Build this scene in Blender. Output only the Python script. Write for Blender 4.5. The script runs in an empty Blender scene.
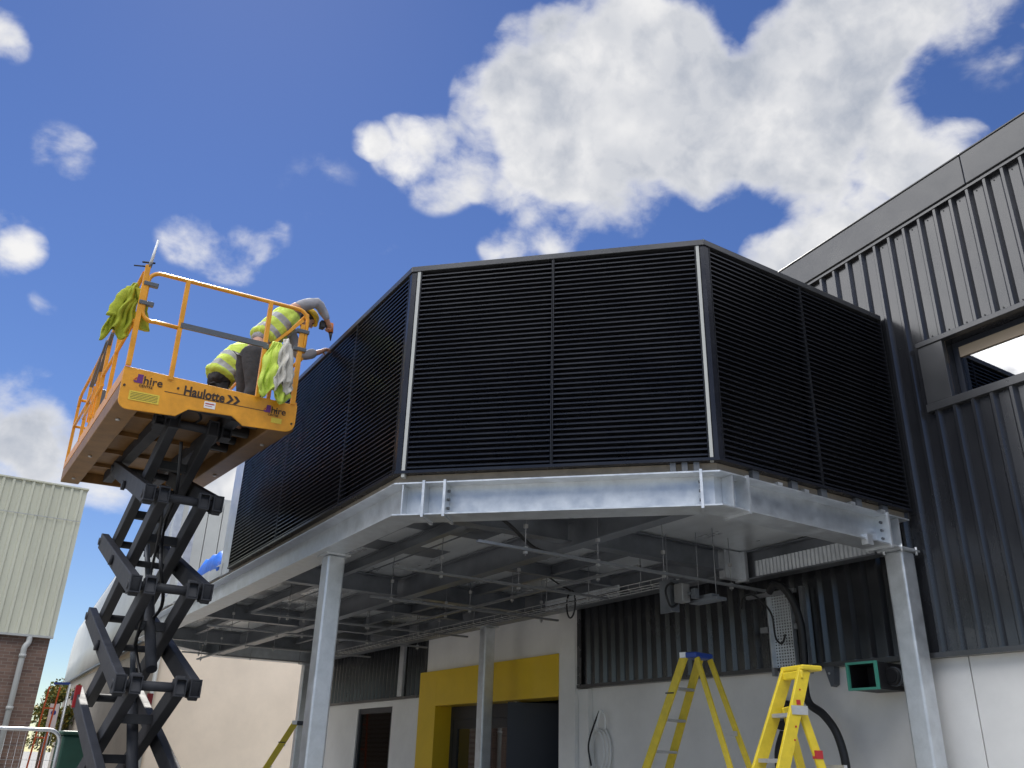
import bpy, bmesh, math, random
from mathutils import Vector, Matrix
random.seed(7)
sc = bpy.context.scene
COL = sc.collection
R = math.radians

# ---------------------------------------------------------------- helpers
def P(u, v, z):
    """u runs along the main wall (away to the left), v runs into the wall."""
    return Vector((v, u, z))

class MB:
    def __init__(s):
        s.bm = bmesh.new()
    def face(s, pts, mi=0):
        f = s.bm.faces.new([s.bm.verts.new(p) for p in pts]); f.material_index = mi; return f
    def hexa(s, c, mi=0):
        v = [s.bm.verts.new(p) for p in c]
        for q in ((0,1,2,3),(7,6,5,4),(0,4,5,1),(1,5,6,2),(2,6,7,3),(3,7,4,0)):
            f = s.bm.faces.new([v[i] for i in q]); f.material_index = mi
    def box(s, u0, u1, v0, v1, z0, z1, mi=0):
        s.hexa([P(u0,v0,z0),P(u1,v0,z0),P(u1,v1,z0),P(u0,v1,z0),P(u0,v0,z1),P(u1,v0,z1),P(u1,v1,z1),P(u0,v1,z1)], mi)
    def obox(s, o, a, b, c, mi=0):
        """parallelepiped from corner o along three edge vectors"""
        s.hexa([o,o+a,o+a+b,o+b,o+c,o+a+c,o+a+b+c,o+b+c], mi)
    def bar(s, A, B, w, h, side=None, mi=0):
        """rectangular bar A->B, w across (side dir), h in the other direction"""
        d = (B-A).normalized()
        if side is None:
            side = d.cross(Vector((0,0,1)))
            if side.length < 1e-4: side = Vector((1,0,0))
        side = (side - d*side.dot(d)).normalized(); o = d.cross(side)
        s.obox(A - side*w/2 - o*h/2, side*w, o*h, B-A, mi)
    def tube(s, pts, r, n=10, closed=False, mi=0):
        pts = [Vector(p) for p in pts]; m = len(pts); rings = []
        prev = None
        for i, p in enumerate(pts):
            if closed: t = pts[(i+1)%m]-pts[i-1]
            else: t = pts[min(i+1,m-1)]-pts[max(i-1,0)]
            t.normalize()
            if prev is None:
                a = t.orthogonal().normalized()
            else:
                a = (prev - t*prev.dot(t)).normalized()
            prev = a; b = t.cross(a)
            rr = r[i] if isinstance(r, (list, tuple)) else r
            rings.append([s.bm.verts.new(p + (a*math.cos(2*math.pi*k/n) + b*math.sin(2*math.pi*k/n))*rr) for k in range(n)])
        for i in range(m if closed else m-1):
            A, B = rings[i], rings[(i+1)%m]
            for k in range(n):
                f = s.bm.faces.new((A[k],A[(k+1)%n],B[(k+1)%n],B[k])); f.smooth = True; f.material_index = mi
        if not closed:
            for rg in (rings[0][::-1], rings[-1]):
                f = s.bm.faces.new(rg); f.material_index = mi
    def loft(s, rings, mats=None, cap=True, smooth=True):
        """rings: lists of points with equal counts"""
        V = [[s.bm.verts.new(p) for p in rg] for rg in rings]; n = len(V[0])
        for i in range(len(V)-1):
            for k in range(n):
                f = s.bm.faces.new((V[i][k],V[i][(k+1)%n],V[i+1][(k+1)%n],V[i+1][k])); f.smooth = smooth
                if mats: f.material_index = mats[i]
        if cap:
            f = s.bm.faces.new(V[0][::-1]); f.material_index = mats[0] if mats else 0
            f = s.bm.faces.new(V[-1]); f.material_index = mats[-1] if mats else 0
    def prism(s, poly, d, mi=0):
        """extrude planar polygon by vector d"""
        a = [s.bm.verts.new(p) for p in poly]; b = [s.bm.verts.new(p+d) for p in poly]; n = len(a)
        f = s.bm.faces.new(a[::-1]); f.material_index = mi
        f = s.bm.faces.new(b); f.material_index = mi
        for i in range(n):
            f = s.bm.faces.new((a[i],a[(i+1)%n],b[(i+1)%n],b[i])); f.material_index = mi
    def split(s, name, mats, parent=None, **k):
        """one object per separate piece"""
        left = set(s.bm.verts); res = []
        while left:
            st = [left.pop()]; isl = [st[0]]
            while st:
                for e_ in st.pop().link_edges:
                    for v_ in e_.verts:
                        if v_ in left: left.discard(v_); st.append(v_); isl.append(v_)
            q = MB(); mp = {v_: q.bm.verts.new(v_.co) for v_ in isl}; done = set()
            for v_ in isl:
                for f_ in v_.link_faces:
                    if f_ in done: continue
                    done.add(f_); nf_ = q.bm.faces.new([mp[x] for x in f_.verts]); nf_.material_index = f_.material_index; nf_.smooth = f_.smooth
            res.append(q.build(name, mats, parent, **k))
        s.bm.free(); return res
    def build(s, name, mats, parent=None, bevel=0, seg=2, weld=False, fix=True):
        if weld: bmesh.ops.remove_doubles(s.bm, verts=s.bm.verts, dist=1e-4)
        if fix: bmesh.ops.recalc_face_normals(s.bm, faces=s.bm.faces)
        if parent is not None:
            off = wloc(parent)
            for v in s.bm.verts: v.co -= off
        me = bpy.data.meshes.new(name); s.bm.to_mesh(me); s.bm.free()
        for m in (mats if isinstance(mats, (list, tuple)) else [mats]): me.materials.append(m)
        o = bpy.data.objects.new(name, me); COL.objects.link(o)
        if parent is not None: o.parent = parent
        if bevel:
            b = o.modifiers.new('bevel', 'BEVEL'); b.width = bevel; b.segments = seg; b.limit_method = 'ANGLE'
        return o

def wloc(o):
    v = Vector((0,0,0))
    while o is not None:
        v += o.location; o = o.parent
    return v

def tag(o, label=None, cat=None, group=None, kind=None):
    if label: o['label'] = label
    if cat: o['category'] = cat
    if group: o['group'] = group
    if kind: o['kind'] = kind
    return o

def thing(name, loc, label, cat, group=None):
    o = bpy.data.objects.new(name, None); o.empty_display_size = .2; o.location = loc; COL.objects.link(o)
    return tag(o, label, cat, group)

def catmull(pts, n=8):
    pts = [Vector(p) for p in pts]; out = []
    for i in range(len(pts)-1):
        p0 = pts[max(i-1,0)]; p1 = pts[i]; p2 = pts[i+1]; p3 = pts[min(i+2,len(pts)-1)]
        for k in range(n):
            t = k/n
            out.append(.5*((2*p1)+(p2-p0)*t+(2*p0-5*p1+4*p2-p3)*t*t+(3*p1-p0-3*p2+p3)*t**3))
    out.append(pts[-1]); return out

# ---------------------------------------------------------------- materials
def mat(name, col, rough=.5, metal=0, noise=0, scale=8, bump=0, bscale=40, spec=.5, coat=0, stretch=None, rnoise=0):
    m = bpy.data.materials.new(name); m.use_nodes = True; nt = m.node_tree; b = nt.nodes['Principled BSDF']
    b.inputs['Base Color'].default_value = (*col, 1); b.inputs['Roughness'].default_value = rough
    b.inputs['Metallic'].default_value = metal; b.inputs['Specular IOR Level'].default_value = spec
    b.inputs['Coat Weight'].default_value = coat
    tc = nt.nodes.new('ShaderNodeTexCoord'); mp = nt.nodes.new('ShaderNodeMapping'); nt.links.new(tc.outputs['Object'], mp.inputs['Vector'])
    if stretch: mp.inputs['Scale'].default_value = stretch
    if noise or rnoise:
        n = nt.nodes.new('ShaderNodeTexNoise'); n.inputs['Scale'].default_value = scale; n.inputs['Detail'].default_value = 6; n.inputs['Roughness'].default_value = .65
        nt.links.new(mp.outputs[0], n.inputs['Vector'])
    if noise:
        r = nt.nodes.new('ShaderNodeMapRange'); r.inputs['From Min'].default_value = .3; r.inputs['From Max'].default_value = .7
        r.inputs['To Min'].default_value = 1-noise; r.inputs['To Max'].default_value = 1+noise
        nt.links.new(n.outputs['Fac'], r.inputs['Value'])
        x = nt.nodes.new('ShaderNodeVectorMath'); x.operation = 'SCALE'; x.inputs[0].default_value = col
        nt.links.new(r.outputs[0], x.inputs['Scale']); nt.links.new(x.outputs[0], b.inputs['Base Color'])
    if rnoise:
        r = nt.nodes.new('ShaderNodeMapRange'); r.inputs['From Min'].default_value = .3; r.inputs['From Max'].default_value = .7
        r.inputs['To Min'].default_value = max(.02, rough-rnoise); r.inputs['To Max'].default_value = rough+rnoise
        nt.links.new(n.outputs['Fac'], r.inputs['Value']); nt.links.new(r.outputs[0], b.inputs['Roughness'])
    if bump:
        n2 = nt.nodes.new('ShaderNodeTexNoise'); n2.inputs['Scale'].default_value = bscale; n2.inputs['Detail'].default_value = 4
        nt.links.new(mp.outputs[0], n2.inputs['Vector'])
        bp = nt.nodes.new('ShaderNodeBump'); bp.inputs['Strength'].default_value = bump; bp.inputs['Distance'].default_value = .02
        nt.links.new(n2.outputs['Fac'], bp.inputs['Height']); nt.links.new(bp.outputs[0], b.inputs['Normal'])
    return m

M = {}
M['clad']   = mat('anthracite_cladding', (.021,.022,.026), .25, 0, .25, 1.5, .06, 2.5, .85, .08, (1,1,.3), .07)
M['fascia'] = mat('anthracite_flashing', (.040,.041,.044), .30, 0, .12, 1.2, .08, 2, .8, 0, None, .08)
M['louvre'] = mat('black_louvre', (.012,.013,.018), .28, 0, .15, 1.5, .05, 2, .55, .08, None, .06)
M['trim'] = mat('black_trim', (.018,.019,.023), .3, 0, .1, 2)
M['dark']   = mat('black_inside', (.004,.004,.006), .9)
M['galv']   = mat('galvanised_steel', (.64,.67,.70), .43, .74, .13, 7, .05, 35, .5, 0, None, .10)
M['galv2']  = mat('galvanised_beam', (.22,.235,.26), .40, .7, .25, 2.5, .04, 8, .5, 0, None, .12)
M['deck']   = mat('galvanised_decking', (.70,.73,.75), .30, .45, .20, 1.4, .05, 3, .5, 0, (1,.35,1), .12)
M['strut']  = mat('zinc_strut', (.30,.31,.33), .4, .7, .1, 12)
M['white']  = mat('white_render', (.80,.79,.765), .34, 0, .10, .8, .03, 3, .5, 0, None, .06)
M['yellow'] = mat('yellow_panel', (.80,.53,.02), .32, 0, .05, 2)
M['ladder'] = mat('yellow_fibreglass', (.66,.50,.025), .42, 0, .12, 14, .04, 60)
M['alu']    = mat('aluminium', (.55,.55,.55), .4, .7, .1, 20)
M['alud'] = mat('dull_aluminium', (.26,.26,.26), .45, .5, .1, 20)
M['blue']   = mat('blue_plastic', (.02,.06,.30), .45)
M['tarp']   = mat('blue_tarp', (.015,.14,.66), .35, 0, .1, 8, .4, 14)
M['black']  = mat('black_rubber', (.012,.012,.014), .5)
M['whitep'] = mat('white_plastic', (.88,.88,.86), .35)
M['green']  = mat('green_rim', (.06,.30,.22), .5)
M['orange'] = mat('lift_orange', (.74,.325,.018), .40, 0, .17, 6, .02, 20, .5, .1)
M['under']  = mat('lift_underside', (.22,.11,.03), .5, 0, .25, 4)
M['arm']    = mat('charcoal_arm_paint', (.034,.036,.043), .62, 0, .30, 5, .08, 14, .35, 0, None, .1)
M['grey']   = mat('grey_bar', (.10,.11,.125), .45)
M['red']    = mat('red_plastic', (.42,.02,.025), .4)
M['purple'] = mat('purple_print', (.14,.025,.17), .5)
M['ink']    = mat('dark_print', (.035,.02,.014), .5)
M['decal']  = mat('yellow_decal', (.72,.55,.06), .5, 0, .1, 60)
M['decalw'] = mat('white_decal', (.8,.8,.8), .5)
M['hiviz']  = mat('hi_vis_fabric', (.54,.68,.10), .8, 0, .14, 9, .5, 18)
M['hiviz2'] = mat('hi_vis_yellow', (.34,.38,.025), .8, 0, .18, 9, .6, 14)
M['refl']   = mat('reflective_tape', (.34,.35,.35), .5)
M['trouser']= mat('charcoal_workwear', (.030,.030,.034), .85, 0, .3, 12, .6, 16)
M['shirt']  = mat('grey_shirt', (.33,.33,.36), .85, 0, .1, 10, .4, 18)
M['cloth']  = mat('pale_cloth', (.52,.50,.45), .85, 0, .12, 9, .6, 12)
M['skin']   = mat('skin', (.46,.25,.17), .55)
M['hat']    = mat('yellow_hard_hat', (.72,.48,.02), .35)
M['hair']   = mat('dark_hair', (.03,.02,.015), .7)
M['drill']  = mat('drill_orange', (.55,.16,.03), .4)
M['cream']  = mat('cream_render', (.82,.70,.56), .7, 0, .07, 1.1, .04, 5)
M['creamc'] = mat('cream_cladding', (.56,.56,.45), .5, 0, .10, 1.2, 0, 0, .4, 0, (1,1,.25))
M['greyroof']= mat('grey_roof_membrane', (.46,.47,.46), .5, 0, .10, .7, .03, 3)
M['shadew'] = mat('shaded_tan_wall', (.36,.32,.27), .7, 0, .1, 1)  # tan darkened to carry the shade on the recessed side wall
M['pipe']   = mat('grey_pipe', (.42,.43,.41), .45)
M['leaf']   = mat('autumn_leaf', (.22,.18,.025), .6, 0, .5, 3)
M['leafg']  = mat('green_leaf', (.07,.11,.02), .6, 0, .5, 3)
M['bark']   = mat('bark', (.09,.06,.04), .9)
M['hoard']  = mat('dark_green_sheet', (.012,.06,.04), .5, 0, .2, 5, .3, 5)
M['orangep']= mat('orange_paint', (.62,.10,.02), .45)
M['doorc']  = mat('dark_door', (.022,.025,.035), .4)
M['doorb']  = mat('dark_blue_door', (.018,.024,.042), .45)
M['reflbrown'] = mat('reflection_brown_edge', (.22,.19,.15), .7, 0, .2, 6)  # brown tone stands in for light reflected along the deck edge
M['conc']   = mat('asphalt_ground', (.20,.195,.185), .85, 0, .2, .5, .1, 20)
M['beige']  = mat('interior_beige', (.45,.36,.26), .7)

# brick
bm_ = mat('red_brick', (.2,.1,.07), .85); nt = bm_.node_tree
br = nt.nodes.new('ShaderNodeTexBrick'); tc = nt.nodes.new('ShaderNodeTexCoord'); sx = nt.nodes.new('ShaderNodeSeparateXYZ'); cx = nt.nodes.new('ShaderNodeCombineXYZ')
nt.links.new(tc.outputs['Object'], sx.inputs[0]); nt.links.new(sx.outputs[0], cx.inputs[0]); nt.links.new(sx.outputs[2], cx.inputs[1])
nt.links.new(cx.outputs[0], br.inputs['Vector'])
br.inputs['Scale'].default_value = 1; br.inputs['Brick Width'].default_value = .225; br.inputs['Row Height'].default_value = .075; br.inputs['Mortar Size'].default_value = .006
br.inputs['Color1'].default_value = (.20,.125,.095,1); br.inputs['Color2'].default_value = (.12,.075,.06,1); br.inputs['Mortar'].default_value = (.22,.19,.16,1)
nt.links.new(br.outputs['Color'], nt.nodes['Principled BSDF'].inputs['Base Color'])
M['brick'] = bm_

# glass: sees through and mirrors
def glassmat(name, tint, ior=1.6, base=.12):
    m = bpy.data.materials.new(name); m.use_nodes = True; nt = m.node_tree; nt.nodes.clear()
    out = nt.nodes.new('ShaderNodeOutputMaterial'); mx = nt.nodes.new('ShaderNodeMixShader'); tr = nt.nodes.new('ShaderNodeBsdfTransparent'); gl = nt.nodes.new('ShaderNodeBsdfGlossy')
    fr = nt.nodes.new('ShaderNodeFresnel'); fr.inputs['IOR'].default_value = ior
    ad = nt.nodes.new('ShaderNodeMath'); ad.operation = 'ADD'; ad.inputs[1].default_value = base; ad.use_clamp = True
    nt.links.new(fr.outputs[0], ad.inputs[0])
    tr.inputs[0].default_value = (*tint, 1); gl.inputs['Roughness'].default_value = .01
    nt.links.new(ad.outputs[0], mx.inputs[0]); nt.links.new(tr.outputs[0], mx.inputs[1]); nt.links.new(gl.outputs[0], mx.inputs[2]); nt.links.new(mx.outputs[0], out.inputs[0])
    return m
M['glass'] = glassmat('window_glass', (.75,.78,.78), 2.2, .22)
M['glassw'] = glassmat('low_window_glass', (.7,.74,.72), 1.12, .03)
M['glassd'] = glassmat('door_glass', (.55,.55,.5))

# ---------------------------------------------------------------- camera
cam = bpy.data.cameras.new('camera'); cam.sensor_width = 36; cam.lens = 859.0856/1024*36; cam.clip_start = .05; cam.clip_end = 2000
co = bpy.data.objects.new('camera', cam); COL.objects.link(co); sc.camera = co
fw = P(.77747648,.48224481,.40369576); rt = P(-.53730454,.84292828,.02785231); up = P(-.32685494,-.23856208,.91446923)
co.matrix_world = Matrix(((rt.x,up.x,-fw.x,0),(rt.y,up.y,-fw.y,0),(rt.z,up.z,-fw.z,1.6),(0,0,0,1)))

# ---------------------------------------------------------------- light and sky
S = P(.95,.13,1.22).normalized()          # towards the sun
el = math.asin(S.z)
sun = bpy.data.lights.new('sun', 'SUN'); sun.energy = 4.2; sun.angle = R(.53); sun.color = (1,.955,.88)
so = bpy.data.objects.new('sun', sun); COL.objects.link(so); so.rotation_euler = S.to_track_quat('Z','Y').to_euler()

w = bpy.data.worlds.new('World'); sc.world = w; w.use_nodes = True; nt = w.node_tree; nt.nodes.clear()
N = lambda t: nt.nodes.new(t)
def link(a, b): nt.links.new(a, b)
def math2(op, a, b=None, clamp=False):
    n = N('ShaderNodeMath'); n.operation = op; n.use_clamp = clamp
    for i, q in enumerate((a, b)):
        if q is None: continue
        if isinstance(q, (int, float)): n.inputs[i].default_value = q
        else: link(q, n.inputs[i])
    return n.outputs[0]
def mrange(v, a, b, c, d, smooth=False):
    n = N('ShaderNodeMapRange'); n.interpolation_type = 'SMOOTHSTEP' if smooth else 'LINEAR'
    link(v, n.inputs['Value'])
    for k, q in zip(('From Min','From Max','To Min','To Max'), (a,b,c,d)): n.inputs[k].default_value = q
    return n.outputs[0]
out = N('ShaderNodeOutputWorld')
sky = N('ShaderNodeTexSky'); sky.sky_type = 'NISHITA'; sky.sun_disc = False; sky.sun_elevation = el; sky.sun_rotation = math.atan2(S.x, S.y)
sky.air_density = 1.0; sky.dust_density = .05; sky.ozone_density = 3.0; sky.altitude = 100
hs = N('ShaderNodeHueSaturation'); hs.inputs['Saturation'].default_value = 1.18; hs.inputs['Hue'].default_value = .515; link(sky.outputs[0], hs.inputs['Color'])
bg = N('ShaderNodeBackground'); bg.inputs[1].default_value = .066; link(hs.outputs[0], bg.inputs[0])
tcn = N('ShaderNodeTexCoord'); D = tcn.outputs['Generated']
BLOBS = [(0.2935,0.725,0.6231,0.034,.75),(0.2614,0.7348,0.6259,0.0197,0.8),(0.3388,0.7139,0.6128,0.05,.6),(0.3718,0.6427,0.6699,0.0497,1),(0.4012,0.5982,0.6936,0.0599,1),(0.435,0.5439,0.7176,0.0637,1),(0.4832,0.5024,0.717,0.0623,1),(0.493,0.5486,0.6753,0.0799,1),(0.4485,0.6168,0.6469,0.0718,1),(0.416,0.6678,0.6173,0.0563,.7),(0.4631,0.6561,0.5958,0.062,.7),(0.5005,0.6122,0.6121,0.0718,1),(0.5472,0.5304,0.6474,0.0737,1),(0.5128,0.5054,0.694,0.055,.8),(0.5862,0.4952,0.6413,0.055,.8),(0.6181,0.4546,0.6413,0.0693,1),(0.5933,0.4135,0.6907,0.0485,1),(0.6218,0.3748,0.6877,0.0603,1),(0.6477,0.3369,0.6833,0.05,.7),(0.6743,0.2916,0.6785,0.04,0.35),(0.6493,0.4028,0.6452,0.0659,1),(0.6818,0.4231,0.5968,0.0571,.7),(0.7157,0.3914,0.5784,0.0459,1),(0.7385,0.3519,0.5751,0.0283,0.9),(0.6467,0.4714,0.5996,0.0501,1),(0.588,0.5296,0.6113,0.0527,0.9),(0.4641,0.6966,0.5471,0.0367,0.7),(0.4266,0.7231,0.5432,0.0253,0.5),(0.6643,0.5389,0.518,0.0314,1),(0.6889,0.4967,0.528,0.0384,1),(0.7079,0.4586,0.5372,0.0313,1),(0.7089,0.482,0.5149,0.0348,1),(-0.0226,0.8355,0.549,0.03,0.34),(-0.0038,0.8364,0.5481,0.022,0.3),(0.1519,0.8476,0.5085,0.042,0.5),(0.1843,0.8292,0.5276,0.03,0.42),(0.1121,0.8561,0.5045,0.03,0.35),(0.1752,0.8479,0.5004,0.03,0.3),(-0.0446,0.886,0.4615,0.034,0.5),(-0.0308,0.8891,0.4566,0.0212,0.8),(0.0044,0.9069,0.4213,0.02,0.4),(0.0016,0.9503,0.3114,0.045,0.6),(0.0347,0.9568,0.2885,0.0347,0.9),(0.0081,0.9632,0.2686,0.0354,0.95),(0.0756,0.9638,0.2556,0.0473,0.8),(0.1238,0.959,0.2548,0.0393,0.7),(0.3131,0.7979,0.5152,0.03,0.36),(-0.0941,0.7735,0.6268,0.0201,0.7),(-0.0869,0.7869,0.6109,0.02,0.4),(0.2271,0.7823,0.58,0.045,0.2),(0.7156,0.274,0.6426,0.06,0.22),(0.1943,0.9481,0.2519,0.052,0.95),(0.207,0.9358,0.2853,0.0421,0.7),
  # cloud banks added behind the viewer, unseen, to fill shaded sides and feed reflections
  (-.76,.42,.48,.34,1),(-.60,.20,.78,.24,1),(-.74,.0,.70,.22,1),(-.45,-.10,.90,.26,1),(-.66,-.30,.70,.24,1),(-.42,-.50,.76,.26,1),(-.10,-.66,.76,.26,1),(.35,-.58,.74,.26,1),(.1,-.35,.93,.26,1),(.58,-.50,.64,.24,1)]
acc = None
for (x_, y_, z_, r_, s_) in BLOBS:
    d = N('ShaderNodeVectorMath'); d.operation = 'DOT_PRODUCT'; link(D, d.inputs[0]); d.inputs[1].default_value = Vector((x_,y_,z_)).normalized()
    k = mrange(d.outputs['Value'], math.cos(r_*1.25), 1, 0, s_)
    acc = k if acc is None else math2('ADD', acc, k)
acc = math2('MINIMUM', acc, 1.75)
def noise(vec, scale, detail=8, rough=.6):
    n = N('ShaderNodeTexNoise'); n.inputs['Scale'].default_value = scale; n.inputs['Detail'].default_value = detail; n.inputs['Roughness'].default_value = rough
    link(vec, n.inputs['Vector']); return n.outputs['Fac']
off = N('ShaderNodeVectorMath'); off.operation = 'ADD'; link(D, off.inputs[0]); off.inputs[1].default_value = S*.03 + Vector((-.02,.012,.03))
wv = N('ShaderNodeTexNoise'); wv.inputs['Scale'].default_value = 9; wv.inputs['Detail'].default_value = 3; link(D, wv.inputs['Vector'])
wsub = N('ShaderNodeVectorMath'); wsub.operation = 'MULTIPLY_ADD'; link(wv.outputs['Color'], wsub.inputs[0]); wsub.inputs[1].default_value = (.05,.05,.03); link(D, wsub.inputs[2])
st = N('ShaderNodeVectorMath'); st.operation = 'MULTIPLY'; link(wsub.outputs[0], st.inputs[0]); st.inputs[1].default_value = (1,1,1.5)
n1 = noise(st.outputs[0], 11, 9, .54)
n2 = noise(D, 8, 5, .5); n2b = noise(off.outputs[0], 8, 5, .5)
dens = math2('ADD', acc, math2('MULTIPLY', math2('SUBTRACT', n1, .53), 3.4))
dens = math2('MULTIPLY', dens, mrange(acc, 0, .22, 0, 1))
mask = mrange(dens, .10, 1.15, 0, 1, True)
GREY = [(0.5472,0.5304,0.6474,0.075),(0.5862,0.4952,0.6413,0.07),(0.5005,0.6122,0.6121,0.06),(0.6181,0.4546,0.6413,0.07),(0.588,0.5296,0.6113,0.06),(0.6818,0.4231,0.5968,0.05),(0.6493,0.4028,0.6452,0.05),(0.0756,0.9638,0.2556,0.04)]
ga = None
for (x_, y_, z_, r_) in GREY:                                            # shaded undersides of the cloud heaps
    d = N('ShaderNodeVectorMath'); d.operation = 'DOT_PRODUCT'; link(wsub.outputs[0], d.inputs[0]); d.inputs[1].default_value = Vector((x_,y_,z_)).normalized()
    k = mrange(d.outputs['Value'], math.cos(r_*1.3)+.02, 1.02, 0, .75)
    ga = k if ga is None else math2('ADD', ga, k)
n4 = noise(wsub.outputs[0], 8, 8, .55)
wo = N('ShaderNodeVectorMath'); wo.operation = 'ADD'; link(wsub.outputs[0], wo.inputs[0]); wo.inputs[1].default_value = (-.016,.012,.020)
n4b = noise(wo.outputs[0], 8, 8, .55)
relief = mrange(math2('SUBTRACT', n4b, n4), -.05, .16, 0, 1)
low = mrange(n2, .36, .60, 0, 1, True)
shade = math2('ADD', math2('MULTIPLY', relief, .55), math2('MULTIPLY', math2('MINIMUM', ga, .75), math2('ADD', math2('MULTIPLY', low, .65), .12)))
shade = math2('MULTIPLY', shade, mrange(dens, .35, 1.3, .15, 1, True), True)
cc = N('ShaderNodeMix'); cc.data_type = 'RGBA'; link(shade, cc.inputs[0]); cc.inputs[6].default_value = (1.0,.99,.98,1); cc.inputs[7].default_value = (.47,.51,.59,1)
bgc = N('ShaderNodeBackground'); 
fill_side = N('ShaderNodeVectorMath'); fill_side.operation = 'DOT_PRODUCT'; link(D, fill_side.inputs[0]); fill_side.inputs[1].default_value = (.8,.6,0)
link(mrange(fill_side.outputs['Value'], .30, -.30, .62, 3.3, True), bgc.inputs[1])                  # unseen rear clouds boosted as added fill for the shaded faces
link(cc.outputs[2], bgc.inputs[0])
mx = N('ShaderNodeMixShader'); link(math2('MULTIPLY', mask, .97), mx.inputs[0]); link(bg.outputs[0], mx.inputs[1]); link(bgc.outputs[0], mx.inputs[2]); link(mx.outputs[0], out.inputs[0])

# ---------------------------------------------------------------- ground
g = MB(); g.face([P(-300,-300,0),P(600,-300,0),P(600,300,0),P(-300,300,0)])
tag(g.build('ground', M['conc']), kind='structure')

# ================================================================ MAIN BUILDING
WV = 7.888
bld = thing('clad_building', P(6,WV,0), 'dark grey ribbed metal building with white lower wall and yellow entrance surround', 'building')
def ztop(u): return 7.42 + (6.13-u)*.0855
def clad_sheet(mb, u0, u1, z0, z1, pitch=.189, phase=4.90, dep=.046):
    us = [u0]; prof = []
    k = math.ceil((u0+.05-phase)/pitch)
    prof.append((u0, 0))
    while True:
        c = phase + k*pitch
        if c > u1-.05: break
        prof += [(c-.046,0),(c-.014,-dep),(c+.014,-dep),(c+.046,0)]; k += 1
    prof.append((u1, 0))
    f0 = z0 if callable(z0) else (lambda u: z0); f1 = z1 if callable(z1) else (lambda u: z1)
    for (a, da), (b, db) in zip(prof, prof[1:]):
        mb.face([P(a,WV+da,f0(a)),P(b,WV+db,f0(b)),P(b,WV+db,f1(b)),P(a,WV+da,f1(a))])
UW0, UW1, ZW0, ZW1 = -.5, 4.33, 5.06, 5.69
m = MB()
clad_sheet(m, -3, 4.60, ZW1+.03, lambda u: ztop(u)-.345)
clad_sheet(m, -3, 4.60, 2.665, ZW0-.065)
clad_sheet(m, 4.60, 10.62, 2.665, lambda u: ztop(u)-.345)
m.build('ribbed_cladding', M['clad'], bld, weld=True)
m = MB()
clad_sheet(m, 15.55, 22.0, 2.75, 4.3)
m.box(15.50,15.55,WV-.05,WV+.05,2.72,4.3)
m.build('ribbed_cladding', M['clad'], bld, weld=False)
# end trims, base drip, corner trims
m = MB(); m.box(10.625,10.69,WV-.075,WV+.1,2.63,6.9); m.box(10.5,10.622,WV-.047,WV-.041,2.67,6.8); m.split('corner_trim', M['fascia'], bld)
m = MB(); m.box(-3,10.62,WV-.055,WV+.06,2.615,2.66); m.split('base_trim', M['fascia'], bld)
m = MB(); m.box(15.5,22,WV-.055,WV+.06,2.70,2.745); m.split('base_trim', M['fascia'], bld)
m = MB(); m.box(16.35,16.55,WV-.10,WV-.045,2.75,4.0); m.build('vertical_channel', M['galv'], bld)
# parapet fascia, a sloping folded band
m = MB()
ua, ub = -3.0, 10.75
joints = [ua,.6,3.75,7.0,ub]
for a, b in zip(joints, joints[1:]):
    b2 = b-.006
    m.hexa([P(a,WV-.075,ztop(a)-.36),P(b2,WV-.075,ztop(b2)-.36),P(b2,WV+.02,ztop(b2)-.36),P(a,WV+.02,ztop(a)-.36),
            P(a,WV-.075,ztop(a)),P(b2,WV-.075,ztop(b2)),P(b2,WV+.02,ztop(b2)),P(a,WV+.02,ztop(a))])
    m.hexa([P(a,WV-.085,ztop(a)+.002),P(b,WV-.085,ztop(b)+.002),P(b,WV+.4,ztop(b)+.002),P(a,WV+.4,ztop(a)+.002),
            P(a,WV-.085,ztop(a)+.022),P(b,WV-.085,ztop(b)+.022),P(b,WV+.4,ztop(b)+.022),P(a,WV+.4,ztop(a)+.022)])
m.build('parapet_fascia', M['fascia'], bld, bevel=.006)
m = MB()
for i in range(-3, 11):                                              # small ledge under the fascia with fixings
    pass
m.hexa([P(ua,WV-.055,ztop(ua)-.40),P(ub,WV-.055,ztop(ub)-.40),P(ub,WV+.01,ztop(ub)-.40),P(ua,WV+.01,ztop(ua)-.40),
        P(ua,WV-.055,ztop(ua)-.363),P(ub,WV-.055,ztop(ub)-.363),P(ub,WV+.01,ztop(ub)-.363),P(ua,WV+.01,ztop(ua)-.363)])
m.build('drip_edge', M['clad'], bld)
m = MB(); m.hexa([P(ua,WV+.4,ztop(ua)-.02),P(ub,WV+.4,ztop(ub)-.02),P(ub,22,ztop(ub)-.02),P(ua,22,ztop(ua)-.02),P(ua,WV+.4,ztop(ua)),P(ub,WV+.4,ztop(ub)),P(ub,22,ztop(ub)),P(ua,22,ztop(ua))]); m.build('roof', M['fascia'], bld)
m = MB(); m.box(10.55,10.62,WV+.12,22,0,6.9); m.build('side_wall', M['clad'], bld)
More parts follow.
